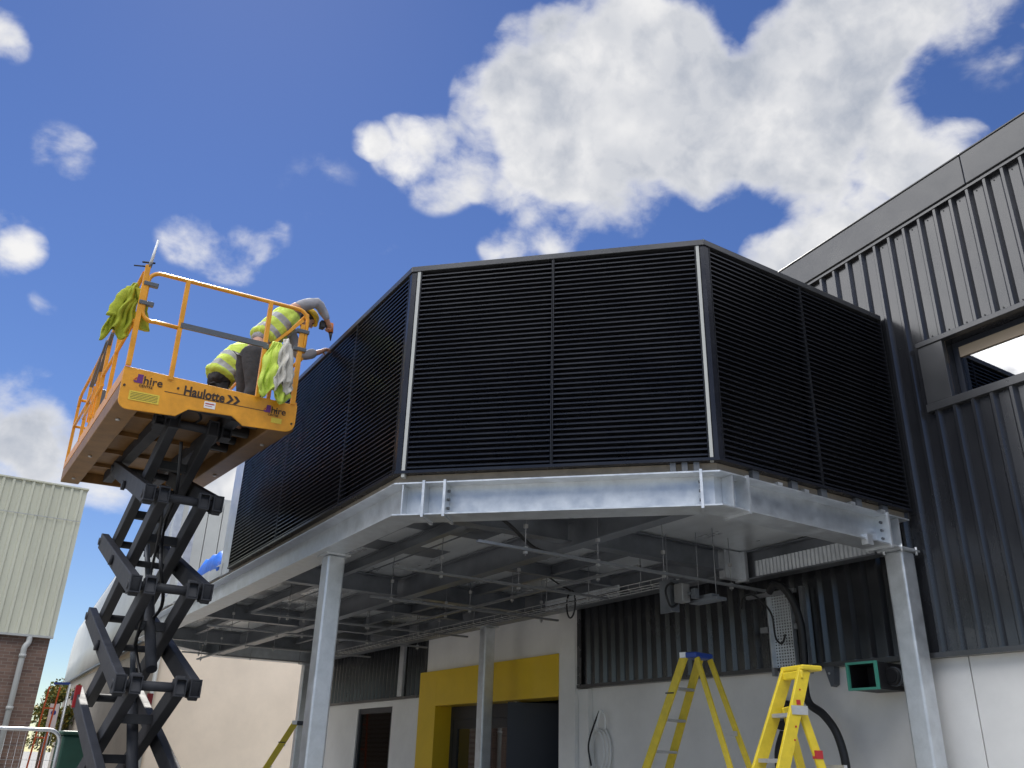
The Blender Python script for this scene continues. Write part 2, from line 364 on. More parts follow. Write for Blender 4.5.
# window in the upper cladding
win = MB()
win.box(UW0-.3,4.61,WV-.065,WV+.012,ZW1,ZW1+.055)                     # head flashing
win.box(UW0-.3,4.615,WV-.055,WV+.012,ZW0-.085,ZW0-.002)               # sill flashing
win.box(UW1,4.60,WV-.05,WV+.012,ZW0,ZW1-.002)                         # jamb flashing
win.box(UW0-.3,UW0,WV-.05,WV+.012,ZW0,ZW1-.002)
win = win.build('window', M['fascia'], bld, bevel=.004)
m = MB(); m.box(UW0,UW1-.06,WV+.135,WV+.15,ZW1-.17,ZW1-.06); m.build('head_panel', M['beige'], win)
m = MB()
m.face([P(UW1,WV+.013,ZW0),P(UW1,WV+.20,ZW0),P(UW1,WV+.20,ZW1),P(UW1,WV+.013,ZW1)])
m.face([P(UW0,WV+.013,ZW1),P(UW1,WV+.013,ZW1),P(UW1,WV+.2,ZW1),P(UW0,WV+.2,ZW1)])
m.face([P(UW0,WV+.013,ZW0),P(UW1,WV+.013,ZW0),P(UW1,WV+.2,ZW0+.02),P(UW0,WV+.2,ZW0+.02)])
m.split('window_reveal', M['clad'], win, fix=False)
m = MB(); t = .055
for (a,b,c,d) in ((UW0,UW1-.002,ZW0+.02,ZW0+.02+t),(UW0,UW1-.002,ZW1-.003-t,ZW1-.003),(UW1-.002-t,UW1-.002,ZW0+.022+t,ZW1-.005-t),(2.0,2.06,ZW0+.022+t,ZW1-.005-t)):
    m.box(a,b,WV+.13,WV+.19,c,d)
m.build('window_frame', M['doorc'], win)
m = MB(); m.box(UW0,UW1-.06,WV+.155,WV+.165,ZW0+.07,ZW1-.05); m.build('window_pane', M['glass'], win)
m = MB(); m.box(UW0-.1,UW1+.6,WV+.19,WV+4,ZW1+.25,ZW1+.3); m.box(UW0-.1,UW1+.6,WV+4.0,WV+4.05,4.2,ZW1+.3); m.box(UW1+.6,UW1+.65,WV+.19,WV+4,4.2,ZW1+.3); m.box(UW0,UW1,WV+.21,WV+.22,ZW1-.16,ZW1+.24)
m.build('room_interior', M['beige'], bld)
# white lower wall
m = MB()
m.box(-3,4.70,7.94,8.2,0,2.62); m.box(4.71,10.60,7.94,8.2,0,2.62)
m.box(10.60,11.00,7.80,8.2,0,4.2)                                    # pier
m.box(11.01,15.49,WV,8.2,3.14,4.3)                                   # above the portal
m.box(15.60,16.92,WV,8.2,0,2.70); m.box(16.92,18.66,WV,8.2,2.585,2.70); m.box(18.66,22,WV,8.2,0,2.70)
m.box(16.92,18.66,WV,8.2,0,.3)
m.split('white_wall', M['white'], bld, bevel=.004)
# corner block / ledge at the foot of the cladding end
m = MB(); m.box(10.36,10.598,7.86,7.938,0,2.60); m.build('wall_pier', M['white'], bld)
# yellow portal
m = MB()
m.box(14.90,15.58,7.80,8.25,0,3.135); m.box(11.0,14.898,7.80,8.25,2.52,3.135)
m.box(10.995,11.33,7.785,7.799,2.522,3.13)
m.box(12.9,12.905,7.794,7.799,2.53,3.13)
m.split('door_surround', M['yellow'], bld, bevel=.004)
# doors deep in the portal
dr = MB()
for a,b in ((14.80,14.898),(13.72,13.84),(12.62,12.70)): dr.box(a,b,8.14,8.22,0,2.518)
dr.box(12.70,14.80,8.142,8.218,2.30,2.517)
for a,b in ((14.66,14.80),(13.84,13.98),(13.58,13.72),(12.70,12.84)): dr.box(a,b,8.15,8.21,.02,2.298)
for a,b in ((13.98,14.66),(12.84,13.58)): dr.box(a,b,8.152,8.208,2.14,2.296); dr.box(a,b,8.152,8.208,.02,.3)
dr = dr.build('entrance_door', M['doorc'], bld)
m = MB(); m.box(13.98,14.66,8.175,8.185,.3,2.14); m.box(12.84,13.58,8.175,8.185,.3,2.14); m.split('door_pane', M['glassd'], dr)
m = MB(); m.tube([P(13.9,8.10,.9),P(13.9,8.10,1.5)],.015); m.build('door_handle', M['alu'], dr)
m = MB(); m.box(12.52,12.60,8.05,8.13,0,2.518); m.build('door_post', M['whitep'], bld)
m = MB(); m.hexa([P(12.44,7.82,.02),P(12.50,7.86,.02),P(12.1,8.6,.02),P(12.04,8.56,.02),P(12.44,7.82,2.5),P(12.50,7.86,2.5),P(12.1,8.6,2.5),P(12.04,8.56,2.5)]); m.build('open_door_leaf', M['doorb'], bld)
m = MB(); m.box(11.0,14.9,9.8,9.85,0,2.6); m.box(11.0,14.9,8.26,9.8,2.6,2.65); m.box(10.98,11.0,8.26,9.8,0,2.6); m.box(14.9,14.95,8.26,9.8,0,2.6); m.build('lobby_interior', M['doorb'], bld)
m = MB(); m.box(13.4,13.9,9.70,9.79,.6,2.2); m.build('lobby_panel', M['beige'], bld)
# ground floor window left of the portal
gw = MB()
for (a,b,c,d) in ((16.92,17.02,.3,2.585),(18.56,18.66,.3,2.585),(17.02,18.56,2.48,2.583),(17.02,18.56,.3,.4)): gw.box(a,b,WV+.03,WV+.10,c,d)
gw = gw.build('window_frame', M['doorc'], bld)
m = MB(); m.box(17.02,18.56,WV+.06,WV+.07,.4,2.48); m.build('window_pane', M['glassw'], gw)
m = MB(); m.box(16.5,19.2,WV+1.6,WV+1.65,0,2.8); m.box(16.5,19.2,WV+.35,WV+1.6,2.8,2.85); m.build('room_interior', M['pipe'], bld)
m = MB(); m.box(17.3,17.9,WV+1.4,WV+1.59,1.4,2.3); m.build('room_panel', M['whitep'], bld)
# screws along head flashing
m = MB()
for i in range(14):
    c = 4.82-.189*i
    m.tube([P(c,WV-.006,ZW1+.10),P(c,WV+.004,ZW1+.10)], .008, 8)
    m.tube([P(c+.0,WV-.006,ztop(c)-.46),P(c,WV+.004,ztop(c)-.46)], .007, 8)
m.split('screw_head', M['black'], bld)

# ================================================================ STEEL CANOPY
CR = Vector((4.966,5.188)); CL = Vector((7.033,3.121)); UE = 18.8        # plan (u,v)
BZ0, BZ1 = 3.623, 3.931
can = thing('steel_canopy', P(8.95,3.32,0), 'galvanised steel canopy frame on square columns carrying the louvre screen', 'canopy')
def I_prof(w=.28, z0=BZ0, z1=BZ1, tf=.013, tw=.009):
    c = w/2
    return [(0,z0),(w,z0),(w,z0+tf),(c+tw/2,z0+tf),(c+tw/2,z1-tf),(w,z1-tf),(w,z1),(0,z1),(0,z1-tf),(c-tw/2,z1-tf),(c-tw/2,z0+tf),(0,z0+tf)]
def ibeam(mb, A, B, n, ma=0, mb_=0, **k):
    """A->B plan points on the outer flange edge, n inward plan normal, ma/mb_ mitre shift per metre inward at each end"""
    A = Vector(A); B = Vector(B); n = Vector(n).normalized(); d = (B-A).normalized(); pr = I_prof(**k)
    ra = [A + n*t + d*t*ma for t, z in pr]; rb = [B + n*t - d*t*mb_ for t, z in pr]
    a = [mb.bm.verts.new(P(q.x,q.y,z)) for q,(t,z) in zip(ra,pr)]; b = [mb.bm.verts.new(P(q.x,q.y,z)) for q,(t,z) in zip(rb,pr)]
    N_ = len(a)
    for i in range(N_): mb.bm.faces.new((a[i],a[(i+1)%N_],b[(i+1)%N_],b[i]))
    mb.bm.faces.new(a[::-1]); mb.bm.faces.new(b)
T = math.tan(R(22.5)); q2 = math.sqrt(.5)
FD = (CL-CR).normalized()                                               # along the front chamfer, right to left
nR, nF, nL = Vector((1,0)), Vector((q2,q2)), Vector((0,1))
m = MB(); ibeam(m, (4.966,7.78), (4.966,5.52), nR); m.build('ring_beam', M['galv'], can)
m = MB(); ibeam(m, (4.966,5.505), CR, nR, 0, T); ibeam(m, CR, CR+FD*.15, nF, T, 0); m.build('corner_joint', M['galv'], can)
m = MB(); ibeam(m, CR+FD*.165, CL-FD*.50, nF); m.build('ring_beam', M['galv'], can)
m = MB(); ibeam(m, CL-FD*.485, CL-FD*.30, nF); m.build('splice_piece', M['galv'], can)
m = MB(); ibeam(m, CL-FD*.285, CL, nF, 0, T); ibeam(m, CL, CL+Vector((UE-CL.x,0)), nL, T, T); m.build('ring_beam', M['galv'], can)
m = MB(); ibeam(m, (UE,CL.y), (UE+2.05,CL.y+2.05), (-q2,q2), T, T); m.build('ring_beam', M['galv'], can)
m = MB(); ibeam(m, (UE+2.05,CL.y+2.05), (UE+2.05,7.7), (-1,0), T, 0); m.build('ring_beam', M['galv'], can)
def plate(c, d, n, w0=-.012, w1=.292, z0=BZ0-.022, z1=BZ1+.012, th=.024):
    c = Vector(c); d = Vector(d).normalized(); n = Vector(n)
    mm = MB(); a = c + n*w0; e = n*(w1-w0)
    mm.obox(P(a.x,a.y,z0), P(e.x,e.y,0), P(d.x*th,d.y*th,0), Vector((0,0,z1-z0))); return mm
for c, d, n in (((4.966,5.521),(0,-1),nR),((4.966,7.42),(0,1),nR),(CR+FD*.151,FD,nF),(CL-FD*.499,FD,nF),(CL-FD*.299,FD,nF)):
    plate(c,d,n).build('end_plate', M['galv'], can)
for c, d, n in (((4.966,5.34),(0,-1),nR),((4.966,7.60),(0,1),nR),(CL-FD*.09,FD,nF)):
    plate(c,d,n,.006,.134,BZ0+.015,BZ1-.015,.01).build('stiffener', M['galv'], can)
# bolts on the plates and small clip angles
m = MB()
for c0, d, n in ((CR+FD*.165,FD,nF),(CL-FD*.50,-FD,nF),(Vector((4.966,7.42)),Vector((0,-1)),nR),(CL-FD*.285,FD,nF)):
    for zz in (BZ0+.07,BZ0+.15,BZ0+.23):
        a = c0 + n*.07; b = a + Vector(d)*.022
        m.tube([P(a.x,a.y,zz),P(b.x,b.y,zz)], .014, 6)
m.split('bolt', M['grey'], can)
m = MB()
for q in ((4.966,5.9),(4.966,6.25),(4.966,6.9),(4.966,7.35)):
    m.box(q[0]-.0,q[0]+.05,q[1],q[1]+.06,BZ1+.004,BZ1+.03)
m.box(4.95,5.02,7.05,7.13,BZ0-.05,BZ0+.05); m.split('beam_clip', M['galv'], can)
# secondary beams under the deck
IB = dict(w=.15, z0=3.66, z1=3.925)
def sbeam(A, B, n, **k):
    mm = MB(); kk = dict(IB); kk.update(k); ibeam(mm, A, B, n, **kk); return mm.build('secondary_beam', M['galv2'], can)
sbeam((5.25,5.12),(UE+1.75,5.12),(0,1), z0=3.64)
for u in (7.0,11.05,15.0,18.6):
    sbeam((u,3.402),(u,5.115),(1,0), z0=3.68)
    sbeam((u,5.275),(u,7.25),(1,0), z0=3.68)
for u in (9.0,13.0,16.8): sbeam((u,5.275),(u,7.25),(1,0), z0=3.78, w=.09)
for v in (4.15,6.25):
    sbeam((7.16,v),(11.0,v),(0,1), z0=3.80, w=.08); sbeam((11.2,v),(14.98,v),(0,1), z0=3.80, w=.08); sbeam((15.2,v),(18.55,v),(0,1), z0=3.80, w=.08)
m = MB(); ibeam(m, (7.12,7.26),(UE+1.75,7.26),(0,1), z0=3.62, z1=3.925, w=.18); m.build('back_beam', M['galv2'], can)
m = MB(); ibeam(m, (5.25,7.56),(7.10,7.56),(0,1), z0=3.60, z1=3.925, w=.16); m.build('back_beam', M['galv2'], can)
# added ribbed strips standing in for light stripes on the back beam webs
def stripe_strip(u0, u1, v, z0, z1):
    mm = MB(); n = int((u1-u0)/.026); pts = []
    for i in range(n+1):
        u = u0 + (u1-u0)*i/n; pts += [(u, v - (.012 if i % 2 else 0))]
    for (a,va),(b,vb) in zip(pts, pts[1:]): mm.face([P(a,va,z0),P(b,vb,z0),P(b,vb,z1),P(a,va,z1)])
    return mm.build('light_stripe_strip', M['galv'], can, weld=True)
stripe_strip(5.28,6.85,7.60,3.625,3.80); stripe_strip(8.9,10.6,7.28,3.65,3.79)
m = MB(); m.box(7.0,7.10,7.28,7.60,3.60,3.92); m.box(6.93,7.10,7.53,7.575,3.58,3.925); m.split('junction_plate', M['galv'], can)
# deck
def poly(off):
    return [(CR.x+off,7.80),(CR.x+off,CR.y+off*T),(CL.x+off*T,CL.y+off),(UE-off*T,CL.y+off),(UE+2.05-off,CL.y+2.05+off*T),(UE+2.05-off,7.80)]
m = MB(); m.prism([P(a,b,3.936) for a,b in poly(.07)], Vector((0,0,.05))); m.build('deck', M['deck'], can)
m = MB()
pl = poly(.13); pl2 = poly(.10)
m.prism([P(a,b,3.99) for a,b in pl], Vector((0,0,.03))); m.build('deck_board', M['reflbrown'], can)
m = MB()                                                               # deck panel seams seen from below
for v in (3.9,4.6,5.9,6.6): m.box(7.3,18.5,v,v+.02,3.926,3.935)
for u in (8.0,9.2,12.2,13.4,14.3): m.box(u,u+.45,3.5,4.9,3.931,3.9355)
m.split('deck_seam', M['galv2'], can)
# columns (square hollow section, rounded corners)
def column(u, v, zt, w=.2, name='column'):
    mm = MB(); mm.box(u,u+w,v,v+w,.02,zt-.02); c = mm.build(name, M['galv'], can, bevel=.022, seg=3)
    mm = MB(); mm.box(u-.04,u+w+.04,v-.04,v+w+.04,zt-.019,zt-.001); mm.build('cap_plate', M['galv'], c)
    mm = MB(); mm.box(u-.06,u+w+.06,v-.06,v+w+.06,0,.019); mm.build('base_plate', M['galv'], c)
    return c
column(4.985,7.60,BZ0); column(8.85,3.235,BZ0); column(12.25,7.24,3.62,.19); column(20.6,7.24,3.62,.19)
# bolts under the right column's cap
m = MB()
for a,b in ((4.96,7.57),(4.96,7.80),(5.16,7.57)): m.tube([P(a,b,BZ0-.05),P(a,b,BZ0+.03)], .013, 6)
m.split('bolt', M['galv'], can)

# ================================================================ LOUVRE SCREEN
LZ0, LZ1 = 4.045, 6.24
lou = thing('louvre_screen', P(7,4.2,4.0), 'black horizontal louvre screen around the plant deck above the canopy', 'louvre screen')
def louvre_panel(A, B, nout, name='louvre_panel'):
    """A,B plan points of outer face, nout outward normal"""
    A = Vector(A); B = Vector(B); n = Vector(nout); L = (B-A).length; d = (B-A)/L
    mm = MB(); nb = 42; z0, z1 = LZ0+.02, LZ1-.07; pitch = (z1-z0)/nb
    def pp(s, o, z): q = A + d*s + n*o; return P(q.x,q.y,z)
    for k in range(nb):
        z = z0 + k*pitch; s0, s1 = .012, L-.012
        # blade: lip, sloping face, rear upstand (thin folded sheet drawn as a solid strip)
        prof = [(0,z+.002),(0,z+.014),(-.003,z+.016),(-.058,z+.056),(-.060,z+.051),(-.009,z+.010),(-.005,z+.002)]
        a = [mm.bm.verts.new(pp(s0,o,zz)) for o,zz in prof]; b = [mm.bm.verts.new(pp(s1,o,zz)) for o,zz in prof]; c = len(a)
        for i in range(c): mm.bm.faces.new((a[i],a[(i+1)%c],b[(i+1)%c],b[i]))
        mm.bm.faces.new(a[::-1]); mm.bm.faces.new(b)
    o = mm.build(name, M['louvre'], lou)
    mm = MB()
    for s0, s1 in ((0,.007),(L-.007,L)):
        q = A + d*s0 - n*.075
        mm.obox(P(q.x,q.y,LZ0), P(d.x*(s1-s0),d.y*(s1-s0),0), P(n.x*.078,n.y*.078,0), Vector((0,0,LZ1-LZ0-.06)))
    mm.split('panel_edge', M['trim'], o)
    mm = MB(); q = A - n*.085 - d*.06
    mm.obox(P(q.x,q.y,LZ0), P(d.x*(L+.12),d.y*(L+.12),0), P(n.x*.004,n.y*.004,0), Vector((0,0,LZ1-LZ0-.03)))
    mm.build('light_block_sheet', M['dark'], o)  # added black sheet stops light leaking between the blades
    return o
nfo = Vector((-q2,-q2)); fd = FD; FL = (CL-CR).length
def on(A, d, s): return Vector(A)+Vector(d)*s
# right facet (two), front facet (two), left facet (three)
louvre_panel((4.966,7.84),(4.966,6.53),(-1,0)); louvre_panel((4.966,6.52),(4.966,5.25),(-1,0))
louvre_panel(on(CR,fd,.083),on(CR,fd,FL*.498),nfo); louvre_panel(on(CR,fd,FL*.5005),on(CR,fd,FL-.098),nfo)
louvre_panel((CL.x+.06,CL.y),(8.435,CL.y),(0,-1)); louvre_panel((8.445,CL.y),(10.505,CL.y),(0,-1)); louvre_panel((10.515,CL.y),(12.56,CL.y),(0,-1))
# corner posts: dark trim then a thin galvanised angle
def plan_box(mm, A, d, n, s0, s1, o0, o1, z0, z1):
    A = Vector(A); d = Vector(d); n = Vector(n); q = A + d*s0 + n*o0
    mm.obox(P(q.x,q.y,z0), P(d.x*(s1-s0),d.y*(s1-s0),0), P(n.x*(o1-o0),n.y*(o1-o0),0), Vector((0,0,z1-z0)))
m = MB(); plan_box(m, CR, fd, nfo, .048,.077,-.05,.004,LZ0-.03,LZ1-.062); m.build('corner_post', M['pipe'], lou)
m = MB(); plan_box(m, CL, -fd, nfo, .060,.092,-.05,.004,LZ0-.06,LZ1-.062); m.build('corner_post', M['pipe'], lou)
m = MB(); plan_box(m, CR, fd, nfo, 0,.04,-.05,-.002,LZ0,LZ1-.062); plan_box(m, CR, (0,1), (-1,0), 0.002,.058,-.05,-.001,LZ0,LZ1-.062); m.split('corner_trim', M['louvre'], lou)
m = MB(); plan_box(m, CL, -fd, nfo, 0.0,.05,-.05,-.002,LZ0,LZ1-.062); plan_box(m, CL, (1,0), (0,-1), .002,.055,-.05,-.001,LZ0,LZ1-.062); m.split('corner_trim', M['louvre'], lou)
# top capping and bottom rail swept round the plan
def sweep_rect(mm, path, o0, o1, z0, z1):
    """path: outer corner polyline (u,v); offsets measured outward (negative = inside)"""
    pts = [Vector(p) for p in path]; ring = []
    for i, p in enumerate(pts):
        ds = []
        if i > 0: ds.append((pts[i]-pts[i-1]).normalized())
        if i < len(pts)-1: ds.append((pts[i+1]-pts[i]).normalized())
        ns = [Vector((-d.y,d.x))*1 for d in ds]
        nn = sum(ns, Vector((0,0))).normalized(); k = 1/max(.3, nn.dot(ns[0]))
        ring.append([p+nn*o0*k, p+nn*o1*k])
    for a, b in zip(ring, ring[1:]):
        mm.hexa([P(a[0].x,a[0].y,z0),P(a[1].x,a[1].y,z0),P(b[1].x,b[1].y,z0),P(b[0].x,b[0].y,z0),P(a[0].x,a[0].y,z1),P(a[1].x,a[1].y,z1),P(b[1].x,b[1].y,z1),P(b[0].x,b[0].y,z1)])
path = [(4.966,7.84),(CR.x,CR.y),(CL.x,CL.y),(12.56,CL.y)]
m = MB(); sweep_rect(m, path, .012*-1, .10, LZ1-.06, LZ1); m.build('top_capping', M['fascia'], lou, bevel=.004)
m = MB(); sweep_rect(m, path, -.012, .10, LZ0-.028, LZ0-.001); m.build('bottom_rail', M['louvre'], lou)
m = MB(); sweep_rect(m, [(4.966,7.80),(CR.x,CR.y),(CL.x,CL.y),(18.5,CL.y)], .06, .12, 3.945, LZ0-.031); m.build('kerb_upstand', M['reflbrown'], lou)
m = MB()                                                                # packers between rail and beam
for s in (.12,.22,.32): plan_box(m, CR, fd, nfo, s+.05,s+.10,-.05,-.01,3.935,LZ0-.030)
for v in (5.6,6.1,6.5,7.0,7.4): m.box(4.98,5.05,v,v+.08,3.935,LZ0-.030)
m.split('packer', M['grey'], lou)
# open bay beyond the louvres: galvanised posts
def post(u, z1, w=.16, v=3.15, c=None):
    mm = MB(); mm.box(u,u+w,v,v+.14,3.99,z1); return mm.build('screen_post', M['galv'], lou, bevel=.004)
post(12.62,6.24,.52)
m = MB(); m.box(12.575,12.595,3.121,3.28,LZ0,6.22); m.build('end_plate', M['galv'], lou)
post(16.0,6.2,.2); post(17.4,6.2,.2); post(18.4,6.2,.2)
m = MB(); m.box(13.0,18.6,3.2,3.24,6.12,6.2); m.build('head_rail', M['galv'], lou)
m = MB(); m.box(13.0,18.6,3.14,3.17,4.0,4.18); m.split('toe_rail', M['galv'], lou)
# blue tarpaulin on the deck edge
m = MB(); rings = []
for i in range(9):
    u = 13.15 + i*.19; rg = []
    h = .13 + .30*math.sin(math.pi*(i+.6)/9.2) + .06*random.random()
    for k in range(12):
        a = 2*math.pi*k/12; rr = 1 + .34*random.random()
        rg.append(P(u + .05*random.random(), 3.28 + .13*math.cos(a)*rr, 4.025 + h*.5 + h*.5*math.sin(a)*(rr if math.sin(a) > -.2 else 1)))
    rings.append(rg)
m.loft(rings)
tag(m.build('tarpaulin', M['tarp']), 'crumpled bright blue tarpaulin on the canopy edge beside the end post', 'tarpaulin')

# ================================================================ SERVICES UNDER THE CANOPY
def rail(A, B, rods, label, top=3.925):
    t = thing('channel_rail', A, label, 'hanging rail', 'hanging steel channel rails under the canopy')
    mm = MB(); d = (B-A).normalized(); s = d.cross(Vector((0,0,1)))
    mm.bar(A, B, .041, .004); mm.obox(A - s*.0205+Vector((0,0,.002)), s*.004, Vector((0,0,.021)), B-A); mm.obox(A + s*.0165+Vector((0,0,.002)), s*.004, Vector((0,0,.021)), B-A)
    mm.build('channel', M['strut'], t)
    for f in rods:
        q = A + (B-A)*f
        mm = MB(); mm.tube([q+Vector((0,0,-.05)), Vector((q.x,q.y,top))], .0045, 6); rd = mm.build('hanger_rod', M['strut'], t)
        mm = MB(); mm.obox(q+Vector((-.016,-.016,.024)), Vector((.032,0,0)), Vector((0,.032,0)), Vector((0,0,.010))); mm.obox(q+Vector((-.016,-.016,-.03)), Vector((.032,0,0)), Vector((0,.032,0)), Vector((0,0,.022)))
        mm.obox(Vector((q.x-.016,q.y-.016,3.61)), Vector((.032,0,0)), Vector((0,.032,0)), Vector((0,0,.035)))
        mm.split('clamp', M['alu'], rd)
rail(P(6.6,3.78,3.40), P(6.6,7.45,3.40), (.14,.37,.60,.86), 'nearest hanging channel rail, long and bright, under the front of the canopy')
rail(P(9.9,4.2,3.40), P(9.9,7.0,3.40), (.1,.5,.9), 'hanging channel rail across the middle of the canopy beside the back column')
rail(P(14.0,3.3,3.40), P(14.0,7.1,3.40), (.1,.4,.7,.95), 'long hanging channel rail in front of the cream wall')
rail(P(16.2,3.5,3.40), P(16.2,7.0,3.40), (.1,.45,.8), 'hanging channel rail second from the far end of the canopy')
rail(P(18.2,3.9,3.40), P(18.2,6.6,3.40), (.12,.5,.88), 'farthest hanging channel rail at the end of the canopy')
rail(P(6.7,5.75,3.46), P(13.6,5.75,3.46), (.1,.35,.6,.85), 'long lengthwise channel rail under the deck near the back beam')
rail(P(13.4,4.4,3.36), P(19.0,4.4,3.36), (.1,.4,.7,.95), 'low lengthwise channel rail near the far end of the canopy')
rail(P(8.3,3.75,3.44), P(8.3,6.6,3.44), (.2,.55,.9), 'second hanging channel rail from the front, behind the nearest one')
rail(P(12.4,3.5,3.42), P(12.4,7.0,3.42), (.15,.5,.85), 'hanging channel rail farther back than the left front column, ahead of the cream wall')
t = thing('wire_cable_tray', P(7.2,6.62,3.5), 'long wire basket cable tray with black cables hung lengthwise under the deck', 'cable tray')
m = MB()
for dv, dz in ((0,0),(.1,0),(.2,0),(0,.05),(.2,.05)): m.tube([P(7.2,6.55+dv,3.49+dz),P(17.5,6.55+dv,3.49+dz)], .0045, 5)
for k in range(52):
    u = 7.25 + k*.2; m.tube([P(u,6.55,3.545),P(u,6.55,3.485),P(u,6.75,3.485),P(u,6.75,3.545)], .0035, 4)
m.build('basket', M['alu'], t)
for k in range(3):
    m = MB(); m.tube(catmull([P(7.2+i*1.03,6.60+.04*k+.012*math.sin(i*2+k),3.505+.012*k) for i in range(11)],4), .010, 6); m.build('cable', M['black'], t)
for k in range(6):
    m = MB(); m.tube([P(7.6+k*1.9,6.53,3.49),P(7.6+k*1.9,6.53,3.925)], .0045, 6); m.build('hanger_rod', M['strut'], t)
# fan coil / electrical unit
t = thing('duct_unit', P(6.7,6.35,3.12), 'grey ceiling box with back plate and black cable ring under the deck', 'ceiling unit')
m = MB(); m.box(6.83,7.02,6.29,6.31,3.09,3.43); m.box(6.80,6.829,6.24,6.36,3.09,3.42); m.split('back_plate', M['galv2'], t)
m = MB(); m.box(6.64,6.77,6.26,6.37,3.17,3.36); m.build('housing', M['alud'], t, bevel=.008)
m = MB(); m.box(6.54,6.60,6.34,6.40,3.20,3.30); m.box(6.60,6.64,6.33,6.37,3.24,3.27); m.split('side_box', M['grey'], t, bevel=.004)
m = MB(); m.tube([P(6.785+.01*math.sin(a*3),6.25+.085*math.cos(a),3.25+.12*math.sin(a)) for a in [i*math.pi/12 for i in range(24)]], .012, 8, True); m.build('cable_ring', M['black'], t)
m = MB(); m.box(6.32,6.72,6.42,6.56,3.17,3.20); m.box(6.4,6.6,6.44,6.54,3.201,3.24); m.split('tray', M['galv2'], t)
m = MB()
for a,b in ((6.9,6.30),(6.40,6.50),(6.65,6.50)): m.tube([P(a,b,3.19),P(a,b,3.925)],.005,6)
m.split('hanger_rod', M['strut'], t)
# vertical perforated cable tray on the wall
t = thing('cable_tray', P(6.85,7.75,2.55), 'perforated galvanised vertical cable tray between two strut uprights on the dark cladding', 'cable tray')
m = MB(); u0, u1, z0, z1 = 6.50, 6.80, 2.64, 3.46; nu, nz = 8, 26
du, dz = (u1-u0)/nu, (z1-z0)/nz
for i in range(nu):
    for k in range(nz):
        a, b = u0+i*du, z0+k*dz; hx, hz = du*.29, dz*.27
        o = [P(a,7.76,b),P(a+du,7.76,b),P(a+du,7.76,b+dz),P(a,7.76,b+dz)]; n_ = [P(a+hx,7.76,b+hz),P(a+du-hx,7.76,b+hz),P(a+du-hx,7.76,b+dz-hz),P(a+hx,7.76,b+dz-hz)]
        for j in range(4): m.face([o[j],o[(j+1)%4],n_[(j+1)%4],n_[j]])
m.build('perforated_sheet', M['galv'], t, weld=True)
m = MB(); m.box(u0-.012,u0-.001,7.70,7.765,z0,z1); m.box(u1+.001,u1+.012,7.70,7.765,z0,z1); m.split('tray_flange', M['galv'], t)
for a in (6.86,6.38):
    m = MB(); m.box(a,a+.045,7.79,7.84,2.56,3.48); m.box(a+.004,a+.041,7.785,7.79,2.58,3.46); m.split('upright', M['strut'], t)
    m = MB(); m.box(a-.01,a+.1,7.72,7.788,3.02,3.08); m.split('bracket', M['strut'], t)
m = MB(); m.box(6.38,7.08,7.66,7.70,3.40,3.44)
m.build('cross_rail', M['strut'], t)
# black cable from the deck over the tray down to the coil on the floor
m = MB()
m.tube(catmull([P(7.10,7.60,3.30),P(7.05,7.58,3.40),P(6.95,7.60,3.44),P(6.84,7.64,3.36),P(6.74,7.68,3.2),P(6.72,7.69,2.95),P(6.64,7.69,2.88),P(6.58,7.69,2.97)], 6), .011, 8)
tag(m.build('thin_cable', M['black']), 'thin black cable hooked over the top of the perforated cable tray', 'cable')
m = MB()
m.tube(catmull([P(6.72,7.66,3.44),P(6.62,7.62,3.50),P(6.50,7.62,3.46),P(6.41,7.66,3.3),P(6.36,7.69,3.05),P(6.37,7.70,2.7),P(6.40,7.70,2.42),P(6.36,7.70,2.25),P(6.20,7.70,2.14),P(6.06,7.70,1.95),P(6.0,7.70,1.65),P(6.05,7.70,1.3),P(6.3,7.70,1.05),P(6.6,7.70,1.1),P(6.8,7.70,1.4),P(6.84,7.70,1.75),P(6.74,7.70,1.98)], 8), .042, 10)
tag(m.build('power_cable', M['black']), 'thick black corrugated cable hanging from the tray into a big loop behind the ladder', 'cable')
t = thing('cable_reel', P(6.95,7.8,2.05), 'black round cable reel on the white wall behind the right ladder', 'cable reel')
m = MB(); m.tube([P(6.84,7.80,2.16),P(6.84,7.93,2.16)], .155, 24); m.build('drum', M['black'], t)
m = MB(); m.tube([P(6.84,7.77,2.16),P(6.84,7.799,2.16)], .06, 16); m.build('hub', M['grey'], t)
# loose loops
m = MB(); m.tube([P(9.05+.16*math.cos(a),6.6+.05*math.cos(a),3.48+.17*math.sin(a)) for a in [i*math.pi/14 for i in range(28)]], .011, 8, True)
m.tube(catmull([P(9.05,6.6,3.65),P(9.2,6.5,3.75),P(9.3,6.3,3.9)],5), .011, 8)
tag(m.build('cable_loop', M['black']), 'black cable loop dangling below the back beam', 'cable')
m = MB(); m.tube(catmull([P(6.9,3.75,3.93),P(6.8,3.95,3.8),P(6.75,4.2,3.66),P(6.9,4.6,3.52),P(7.0,5.0,3.52)],6), .018, 8)
tag(m.build('flexible_conduit', M['black']), 'black flexible conduit drooping behind the front beam', 'conduit')
m = MB()
for k in range(3):
    m.tube([P(10.12+.20*math.cos(a)*(1-.1*k)+.02*k,7.90-.026*k,1.78+.30*math.sin(a)*(1-.06*k)) for a in [i*math.pi/14 for i in range(28)]], .013, 8, True)
m.tube(catmull([P(10.12,7.80,2.06),P(10.05,7.79,2.2),P(10.0,7.8,2.3),P(9.98,7.85,2.22),P(9.99,7.86,2.05)],5), .013, 8)
tag(m.build('hose', M['whitep']), 'white hose coiled on the white wall beside the entrance pier', 'hose')
m = MB(); m.tube(catmull([P(10.02,7.79,2.29),P(10.14,7.78,2.1),P(10.26,7.78,1.85),P(10.2,7.78,1.6)],6), .012, 8)
